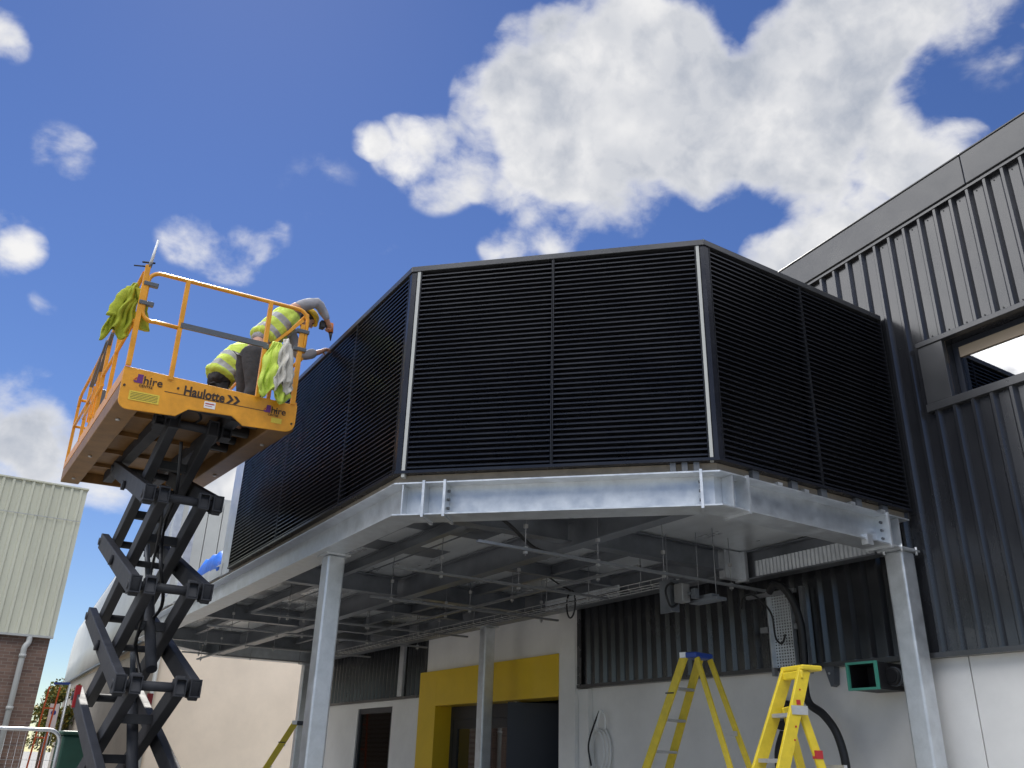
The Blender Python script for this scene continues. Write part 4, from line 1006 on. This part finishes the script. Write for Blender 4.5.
j['lelb'] = (P(9.40,2.76,6.05),.048); j['lwri'] = (P(9.34,2.99,6.14),.034)
e += [('rsh','relb'),('relb','rwri'),('lsh','lelb'),('lelb','lwri')]
fr_ = (P(9.16,3.05,6.38)-P(9.12,2.99,6.46)).normalized()
hand_chains(j, e, 'rh', 'rwri', P(9.14,3.02,6.42), fr_, P(-1,0,0), (P(0,-1,-.2)).normalized(), .9)
hand_chains(j, e, 'lh', 'lwri', P(9.33,3.04,6.18), P(-.1,.8,.5).normalized(), P(-1,0,0), P(0,.5,-.8).normalized(), .5)
skin_mesh('body', j, e, M['skin'], wk)
tj = {'p':(P(9.20,2.20,5.945),.168)}; te = []
for s,un in ((-1,'r'),(1,'l')):
    tj[un+'h'] = (P(9.2+s*.11,2.165,5.77),.150); tj[un+'m'] = (P(9.2+s*.15,2.19,5.55),.130); tj[un+'k'] = (P(9.2+s*.17,2.23,5.36),.112); tj[un+'c'] = (P(9.2+s*.17,2.17,5.15),.100); tj[un+'a'] = (P(9.2+s*.17,2.15,4.99),.078)
    te += [('p',un+'h'),(un+'h',un+'m'),(un+'m',un+'k'),(un+'k',un+'c'),(un+'c',un+'a')]
skin_mesh('trousers', tj, te, M['trouser'], wk)
for s in (-1,1):
    m = MB(); m.obox(P(9.2+s*.18-.05,2.08,4.885), P(.1,0,0), P(0,.29,0), V3((0,0,.1))); m.build('boot', M['black'], wk, bevel=.03, seg=3)
sd = P(1,0,0)
torso('shirt', [(P(9.2,2.21,5.96),.180,.135),(P(9.2,2.30,6.10),.180,.135),(P(9.2,2.47,6.33),.20,.135),(P(9.2,2.56,6.45),.19,.115),(P(9.2,2.62,6.52),.09,.08)], sd, [M['shirt']], [0]*4, wk)
torso('hi_vis_vest', [(P(9.2,2.24,6.01),.225,.172),(P(9.2,2.285,6.08),.222,.168),(P(9.2,2.315,6.125),.222,.168),(P(9.2,2.39,6.23),.232,.170),(P(9.2,2.425,6.28),.236,.170),(P(9.2,2.49,6.38),.230,.160),(P(9.2,2.54,6.45),.20,.135),(P(9.2,2.59,6.50),.12,.10)], sd, [M['hiviz'],M['refl']], [0,1,0,1,0,0,0], wk)
for un, pts in (('r',[(P(9.03,2.53,6.47),.085),(P(9.02,2.66,6.56),.074),(P(9.02,2.79,6.63),.064),(P(9.07,2.89,6.57),.058),(P(9.11,2.97,6.48),.050)]),('l',[(P(9.37,2.53,6.46),.092),(P(9.39,2.66,6.25),.080),(P(9.40,2.76,6.04),.074),(P(9.37,2.88,6.09),.066),(P(9.34,2.98,6.15),.058)])):
    jj = {str(i):p for i,p in enumerate(pts)}; skin_mesh('sleeve', jj, [(str(i),str(i+1)) for i in range(len(pts)-1)], M['shirt'], wk)
head(wk, P(9.2,2.745,6.46), P(0,.78,-.62).normalized(), P(0,.62,.78))
t = thing('cordless_drill', P(9.15,3.05,6.27), 'orange and black cordless drill held against the louvre top', 'drill')
m = MB(); m.tube([P(9.15,3.035,6.47),P(9.15,3.045,6.35)], .032, 12); m.build('drill_body', M['drill'], t)
m = MB(); m.tube([P(9.15,3.045,6.35),P(9.15,3.05,6.30),P(9.15,3.055,6.245)], [.026,.016,.006], 12); m.build('chuck', M['black'], t)
m = MB(); m.bar(P(9.15,3.03,6.43),P(9.15,2.94,6.42),.034,.036); m.build('grip', M['black'], t); m = MB(); m.obox(P(9.11,2.90,6.37), P(.08,0,0), P(0,.06,0), V3((0,0,.1))); m.build('battery', M['black'], t, bevel=.01)
# --- second worker crouching behind
wk = thing('person', P(10.1,2.1,4.96), 'worker in hi-vis vest and dark trousers crouching behind on the lift platform', 'person', 'workers on the lift platform')
j = {}; e = []
j['pelvis'] = (P(10.1,1.99,5.62),.085); j['belly'] = (P(10.1,2.06,5.80),.09); j['chest'] = (P(10.1,2.17,6.02),.145); j['neckb'] = (P(10.1,2.29,6.19),.075); j['neck'] = (P(10.1,2.37,6.23),.058)
e += [('pelvis','belly'),('belly','chest'),('chest','neckb'),('neckb','neck')]
for s,un in ((-1,'r'),(1,'l')):
    j[un+'hip'] = (P(10.1+s*.10,2.0,5.54),.075); j[un+'knee'] = (P(10.1+s*.16,2.34,5.38),.06); j[un+'ank'] = (P(10.1+s*.16,2.16,5.03),.05); j[un+'toe'] = (P(10.1+s*.17,2.30,5.0),.04)
    e += [('pelvis',un+'hip'),(un+'hip',un+'knee'),(un+'knee',un+'ank'),(un+'ank',un+'toe')]
    j[un+'sh'] = (P(10.1+s*.17,2.22,6.15),.075); j[un+'elb'] = (P(10.1+s*.24,2.42,5.98),.048); j[un+'wri'] = (P(10.1+s*.16,2.62,6.03),.034)
    e += [('chest',un+'sh'),(un+'sh',un+'elb'),(un+'elb',un+'wri')]
    hand_chains(j, e, un+'h', un+'wri', P(10.1+s*.15,2.68,6.06), P(0,1,.2).normalized(), P(s,0,0), P(0,.1,-1).normalized(), .8)
skin_mesh('body', j, e, M['skin'], wk)
tj = {'p':(P(10.1,1.955,5.74),.205)}; te = []
for s,un in ((-1,'r'),(1,'l')):
    tj[un+'h'] = (P(10.1+s*.11,1.97,5.58),.155); tj[un+'m'] = (P(10.1+s*.13,2.17,5.47),.105); tj[un+'k'] = (P(10.1+s*.16,2.34,5.38),.088); tj[un+'c'] = (P(10.1+s*.16,2.25,5.2),.08); tj[un+'a'] = (P(10.1+s*.16,2.17,5.05),.07)
    te += [('p',un+'h'),(un+'h',un+'m'),(un+'m',un+'k'),(un+'k',un+'c'),(un+'c',un+'a')]
skin_mesh('trousers', tj, te, M['trouser'], wk)
for s in (-1,1):
    m = MB(); m.obox(P(10.1+s*.17-.05,2.08,4.965), P(.1,0,0), P(0,.29,0), V3((0,0,.1))); m.build('boot', M['black'], wk, bevel=.03, seg=3)
torso('hi_vis_vest', [(P(10.1,2.01,5.79),.235,.190),(P(10.1,2.05,5.87),.235,.188),(P(10.1,2.075,5.92),.236,.188),(P(10.1,2.14,6.02),.24,.185),(P(10.1,2.165,6.07),.24,.182),(P(10.1,2.22,6.16),.235,.17),(P(10.1,2.27,6.23),.21,.15),(P(10.1,2.31,6.29),.14,.11)], sd, [M['hiviz'],M['refl']], [0,1,0,1,0,0,0], wk)
torso('shirt', [(P(10.1,2.0,5.70),.19,.14),(P(10.1,2.07,5.85),.195,.145),(P(10.1,2.18,6.05),.205,.15),(P(10.1,2.27,6.20),.19,.135),(P(10.1,2.36,6.30),.10,.10)], sd, [M['trouser']], [0]*4, wk)
for s in (-1,1):
    pts = [(P(10.1+s*.17,2.22,6.15),.09),(P(10.1+s*.21,2.33,6.06),.07),(P(10.1+s*.24,2.42,5.98),.06),(P(10.1+s*.2,2.52,6.0),.05),(P(10.1+s*.165,2.60,6.03),.043)]
    jj = {str(i):p for i,p in enumerate(pts)}; skin_mesh('sleeve', jj, [(str(i),str(i+1)) for i in range(len(pts)-1)], M['trouser'], wk)
head(wk, P(10.1,2.46,6.29), P(0,.9,.2).normalized(), P(0,-.2,.9))

# ================================================================ LEFT BUILDING (brick below, cream cladding above)
UB = 24.0
lb = thing('brick_building', P(UB,-4,0), 'brick building with cream corrugated cladding above, left of the lift', 'building')
ve = 2.12
m = MB(); m.box(UB+.08,UB+14,-16,ve-.05,0,4.1); m.build('brick_wall', M['brick'], lb)
m = MB(); pts = []; v = -16.0; k = 0
while v < ve:
    pts += [(v,0),(v+.11,0),(v+.135,-.045),(v+.185,-.045),(v+.21,0)]; v += .22
pts = [p for p in pts if p[0] < ve] + [(ve,0)]
for (a,da),(b,db) in zip(pts, pts[1:]): m.face([P(UB+da,a,4.08),P(UB+db,b,4.08),P(UB+db,b,7.72),P(UB+da,a,7.72)])
m.face([P(UB,ve,4.08),P(UB+14,ve,4.08),P(UB+14,ve,7.72),P(UB,ve,7.72)])
m.build('corrugated_cladding', M['creamc'], lb, weld=True)
m = MB(); m.box(UB-.06,UB+14,-16,ve+.02,7.722,7.76); m.build('roof', M['creamc'], lb)
m = MB(); m.box(UB-.05,UB+.07,-16,ve-.0,4.03,4.078); m.build('drip_trim', M['pipe'], lb)
m = MB(); m.box(UB-.052,UB-.048,-16,ve,6.88,6.90); m.build('sheet_lap', M['pipe'], lb)
m = MB(); m.tube(catmull([P(UB+.0,1.62,4.02),P(UB-.02,1.62,3.9),P(UB-.06,1.56,3.78),P(UB-.06,1.56,3.6)],4)+[P(UB-.06,1.56,0)], .065, 12); m.build('drainpipe', M['pipe'], lb)
m = MB()
for z in (3.55,2.4,1.2): m.tube([P(UB-.06,1.56,z),P(UB-.06,1.56,z+.08)], .08, 12)
m.split('pipe_collar', M['pipe'], lb)

# ================================================================ GREY BUILDING BEHIND THE LIFT
gb = thing('cream_building', P(30,8,0), 'cream rendered building with a smooth grey overhanging roof band behind the lift', 'building')
# cream end wall angled to the yard, facade along the gap
A0 = Vector((26.6,5.15)); B0 = Vector((20.6,12.0))
m = MB(); m.prism([P(A0.x,A0.y,0),P(46.5,5.15,0),P(46.5,16,0),P(30,16,0),P(B0.x,B0.y,0)], V3((0,0,4.7))); m.build('wall', [M['cream']], gb)
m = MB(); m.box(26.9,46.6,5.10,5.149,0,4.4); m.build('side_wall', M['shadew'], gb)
m = MB(); rows = []
for u, z0, z1 in ((28.2,4.72,9.25),(33.2,4.6,9.0),(37,4.58,8.5),(41,4.5,7.9),(46.7,4.36,7.05)):
    h = z1-z0; rows.append([P(u,5.0+o*1.0,z0+h*t_) for o,t_ in ((.35,.0),(0,.0),(0,.3),(.01,.55),(.04,.75),(.09,.90),(.16,.975),(.26,1.0),(6,1.0),(6,0))])
m.loft(rows, None, True, True); m.build('roof_band', M['greyroof'], gb)
m = MB()
for a,b in zip(rows, rows[1:]): m.bar(a[7]+V3((0,0,.02)),b[7]+V3((0,0,.02)),.10,.09); m.bar(a[1]-V3((.02,0,.03)),b[1]-V3((.02,0,.03)),.08,.06)
m.split('roof_edge', M['grey'], gb)
# upper pale panelled wall seen through the open bay
m = MB(); n_ = 14
for i in range(n_):
    a = Vector((28.4,5.3)).lerp(Vector((24.2,10.5)), i/n_); b = Vector((28.4,5.3)).lerp(Vector((24.2,10.5)), (i+.94)/n_)
    m.hexa([P(a.x,a.y,4.72),P(b.x,b.y,4.72),P(b.x+.3,b.y+.2,4.72),P(a.x+.3,a.y+.2,4.72),P(a.x,a.y,8.9),P(b.x,b.y,8.9),P(b.x+.3,b.y+.2,8.9),P(a.x+.3,a.y+.2,8.9)])
m.build('upper_panels', M['greyroof'], gb)
m = MB(); m.tube([P(26.5,5.08,0),P(26.5,5.08,4.6)], .06, 10); m.build('downpipe', M['pipe'], gb)

# ================================================================ YARD: fence, hoarding, far things
t = thing('fence_panel', P(14,.3,0), 'galvanised temporary mesh fence panel beside the lift', 'fence')
m = MB(); r = .16
m.tube([P(14,-1.6,.1),P(14,-1.6,1.83),P(14,1.45,1.84)] + [P(14,1.45+r*math.sin(k*hp/6),1.84-r+r*math.cos(k*hp/6)) for k in range(1,7)] + [P(14,1.45+r,.1)], .024, 10); m.build('frame_tube', M['galv'], t)
m = MB()
for i in range(40): m.tube([P(14,-1.55+i*.078,.15),P(14,-1.55+i*.078,1.82)], .0022, 4)
for i in range(10): m.tube([P(14,-1.58,.2+i*.18),P(14,1.59,.2+i*.18)], .0025, 4)
m.build('wire_mesh', M['galv'], t)
m = MB(); m.obox(P(13.8,1.5,0), P(.4,0,0), P(0,.22,0), V3((0,0,.12))); m.build('foot_block', M['black'], t, bevel=.02)
m = MB(); rows = []
for i in range(9):
    u = 15.2 + i*.1; rows.append([P(u+.03*math.sin(i*2+k), 1.80+.05*k*.9+.02*math.sin(i*1.7+k), z) for k, z in enumerate((0,.5,1.0,1.5,1.86))])
m = MB(); m.box(15.2,15.9,1.78,2.14,0,1.80)
m.box(15.15,15.95,1.74,2.18,1.80,1.86)
hb = m.build('green_skip', M['hoard'], None, bevel=.03); tag(hb, 'dark green waste bin behind the mesh fence beside the lift arms', 'bin')
# orange frame behind
t = thing('orange_frame', P(30,2.8,0), 'orange painted steel frame by the distant tree, beside the brick building', 'frame')
for a in (2.70,2.98):
    m = MB(); m.bar(P(30,a,0),P(30,a+.16,3.3),.045,.045); m.split('upright', M['orangep'], t)
m = MB(); m.bar(P(30,2.78,1.9),P(30,3.05,1.9),.04,.04); m.bar(P(30,2.82,2.7),P(30,3.09,2.7),.04,.04); m.split('cross_bar', M['orangep'], t)
t = thing('site_sign', P(30.5,3.15,0), 'white site sign with blue mark in the gap between the buildings', 'sign')
m = MB(); m.box(30.5,30.54,3.04,3.30,2.1,2.85); m.build('sign_board', M['decalw'], t)
m = MB(); m.tube([P(30.49,3.17,2.6),P(30.499,3.17,2.6)], .07, 16); m.build('sign_mark', M['blue'], t)
m = MB(); m.tube([P(30.56,3.17,0),P(30.56,3.17,2.8)], .03, 8); m.build('sign_post', M['galv'], t)
t = thing('blue_crossbar', P(31,3.3,3), 'dark blue lamp arm poking out high in the gap between the buildings', 'lamp arm')
m = MB(); m.bar(P(31,3.05,3.45),P(31,3.5,3.47),.06,.07); m.build('arm', M['blue'], t)
m = MB(); m.tube([P(31,3.5,0),P(31,3.5,3.45)], .04, 8); m.build('pole', M['galv'], t)
# autumn tree
t = thing('autumn_tree', P(42,4.2,0), 'yellow green autumn tree far off in the gap between the buildings', 'tree')
m = MB(); m.tube([P(42,4.3,0),P(42,4.25,1.5),P(42,4.3,3.2)], [.16,.12,.05], 10)
for k in range(7):
    a = k*.9; m.tube([P(42,4.27,1.4+k*.2),P(42+.5*math.cos(a),4.27+.6*math.sin(a),2.2+k*.22)], [.05,.015], 6)
m.build('trunk', M['bark'], t)
m = MB()
cl = [(Vector((random.uniform(-.9,.9),random.uniform(-.9,.9),random.uniform(-.9,1.1))),random.uniform(.25,.5)) for _ in range(26)]
for i in range(4200):
    c_, r = random.choice(cl); d = Vector((random.gauss(0,1),random.gauss(0,1),random.gauss(0,1))).normalized()*r*random.random()**.4
    q = P(42,4.25,2.75) + c_ + d; n_ = Vector((random.gauss(0,1),random.gauss(0,1),random.gauss(0,1))).normalized(); a = n_.orthogonal().normalized()*.065; b = n_.cross(a)*.7
    m.face([q-a,q+b,q+a,q-b], 0 if random.random() < .6 else 1)
m.build('crown', [M['leaf'],M['leafg']], t, fix=False)

# ---------------------------------------------------------------- render settings
sc.view_settings.view_transform = 'Standard'; sc.view_settings.look = 'None'; sc.view_settings.gamma = 1; sc.view_settings.exposure = .6
sc.view_settings.use_curve_mapping = False
sc.cycles.max_bounces = 8; sc.cycles.transparent_max_bounces = 8
sc.cycles.use_denoising = True
